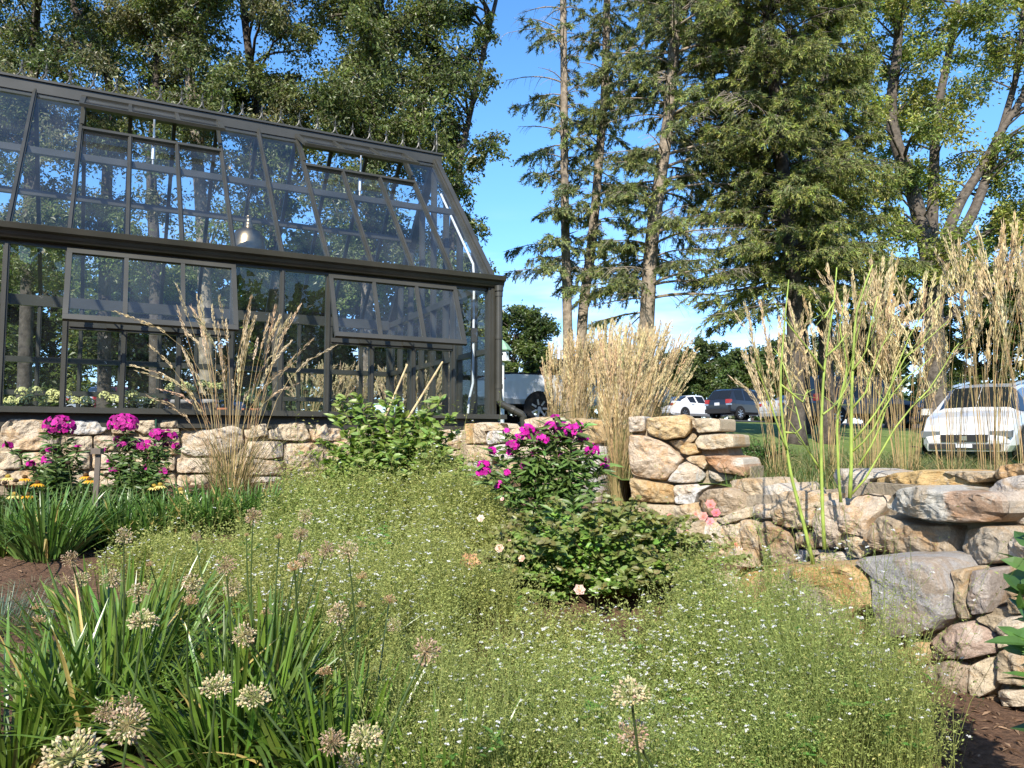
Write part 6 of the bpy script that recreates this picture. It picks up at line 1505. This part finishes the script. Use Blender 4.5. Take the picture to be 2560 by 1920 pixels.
vehicle('silver saloon car glimpsed between the straw stalks left of the black van', 'car', place(1925, 38), R(30), SEDAN, 1.83, (.42, .43, .45), (.98, 3.78), .33, [lights_rear(.80, .80)])
vehicle('blue car beside the dark multi stemmed trunk', 'car', place(2270, 36), R(25), SEDAN, 1.83, (.03, .07, .16), (.98, 3.78), .33, [lights_rear(.80, .80)])
vehicle('grey car behind the bonnet of the white crossover', 'car', place(2375, 31), R(30), SUV, 1.78, (.25, .26, .27), (.85, 3.4), .34, [lights_rear(.88, .83, .22)])
vehicle('dark maroon estate car with its roof just above the white crossover', 'car', place(2400, 40), R(15), SUV, 1.78, (.03, .012, .014), (.85, 3.4), .34, [lights_rear(.88, .83, .22)])
vehicle('dark car at the right end of the golden grass beside the white saloon', 'car', place(1570, 46), R(38), SUV, 1.78, (.014, .015, .018), (.85, 3.4), .34, [lights_rear(.88, .83, .22), plate(.78)])
vehicle('silver car seen through the glass, leftmost of the cars beyond the greenhouse', 'car', place(150, 42), R(55), SEDAN, 1.83, (.45, .47, .5), (.98, 3.78), .33, [lights_rear(.80, .80)])
vehicle('dark red car seen through the glass beside the silver one', 'car', place(215, 43), R(55), SUV, 1.78, (.10, .012, .015), (.85, 3.4), .34, [lights_rear(.88, .83, .22)])
vehicle('white car seen through the glass in the middle of the three pane window', 'car', place(285, 42), R(50), SEDAN, 1.83, (.62, .63, .65), (.98, 3.78), .33, [lights_rear(.80, .80)])
vehicle('black car with bright red tail light seen through the glass right of the white car', 'car', place(352, 41), R(68), SUV, 1.78, (.012, .012, .014), (.85, 3.4), .34, [lights_rear(.88, .83, .22), plate(.78)])
vehicle('dark blue car seen through the glass behind the grey flower pot', 'car', place(425, 42), R(60), SUV, 1.78, (.02, .04, .09), (.85, 3.4), .34, [lights_rear(.88, .83, .22)])

# ---- bird house on its post by the greenhouse corner
d = 13.5; p = at(1256, 900, d); x0, z0 = p[0], p[2]
o = thing('birdhouse', 'white round bird house with pale green conical roof beside the rain pipe', 'birdhouse', (x0, d, gu(x0, d)))
h = z0 - gu(x0, d)
g = G(); g.tube([(0, 0, -.2), (0, 0, h - .01)], .035, 8, (.6, .6, .58)); g.build('post', M['plain'], o)
g = G(); g.lathe([(.0, h - .02), (.145, h - .02), (.145, h), (.115, h), (.115, h + .17), (.0, h + .17)], 6, (0, 0, 0), (.78, .77, .74)); g.build('body', M['plain'], o)
g = G(); g.lathe([(.165, h + .16), (.172, h + .175), (.10, h + .27), (.03, h + .34), (.0, h + .36)], 6, (0, 0, 0), (.22, .38, .25)); g.build('roof', M['plain'], o)
g = G(); 
for a in (-math.pi / 2, -math.pi / 6): 
    c = np.array((math.cos(a), math.sin(a), 0)); g.tube([c * .098 + (0, 0, h + .10), c * .1165 + (0, 0, h + .10)], .018, 12, (.02, .02, .02))
g.build('entrance', M['plain'], o)
# ---- slim grey light post in the car park
x, d = xof(1986, 34), 34
o = thing('light_post', 'slim grey light post rising behind the feather grass', 'lamp post', (x, d, gu(x, d)))
H = at(1986, 790, d)[2] - gu(x, d)
g = G(); g.tube([(0, 0, -.1), (0, 0, H)], [.075, .06], 10, (.16, .17, .18)); g.build('post', M['plain'], o)
g = G(); g.box(-.1, .35, -.12, .12, H, H + .09, (.14, .15, .16)); g.build('lamp_head', M['plain'], o)
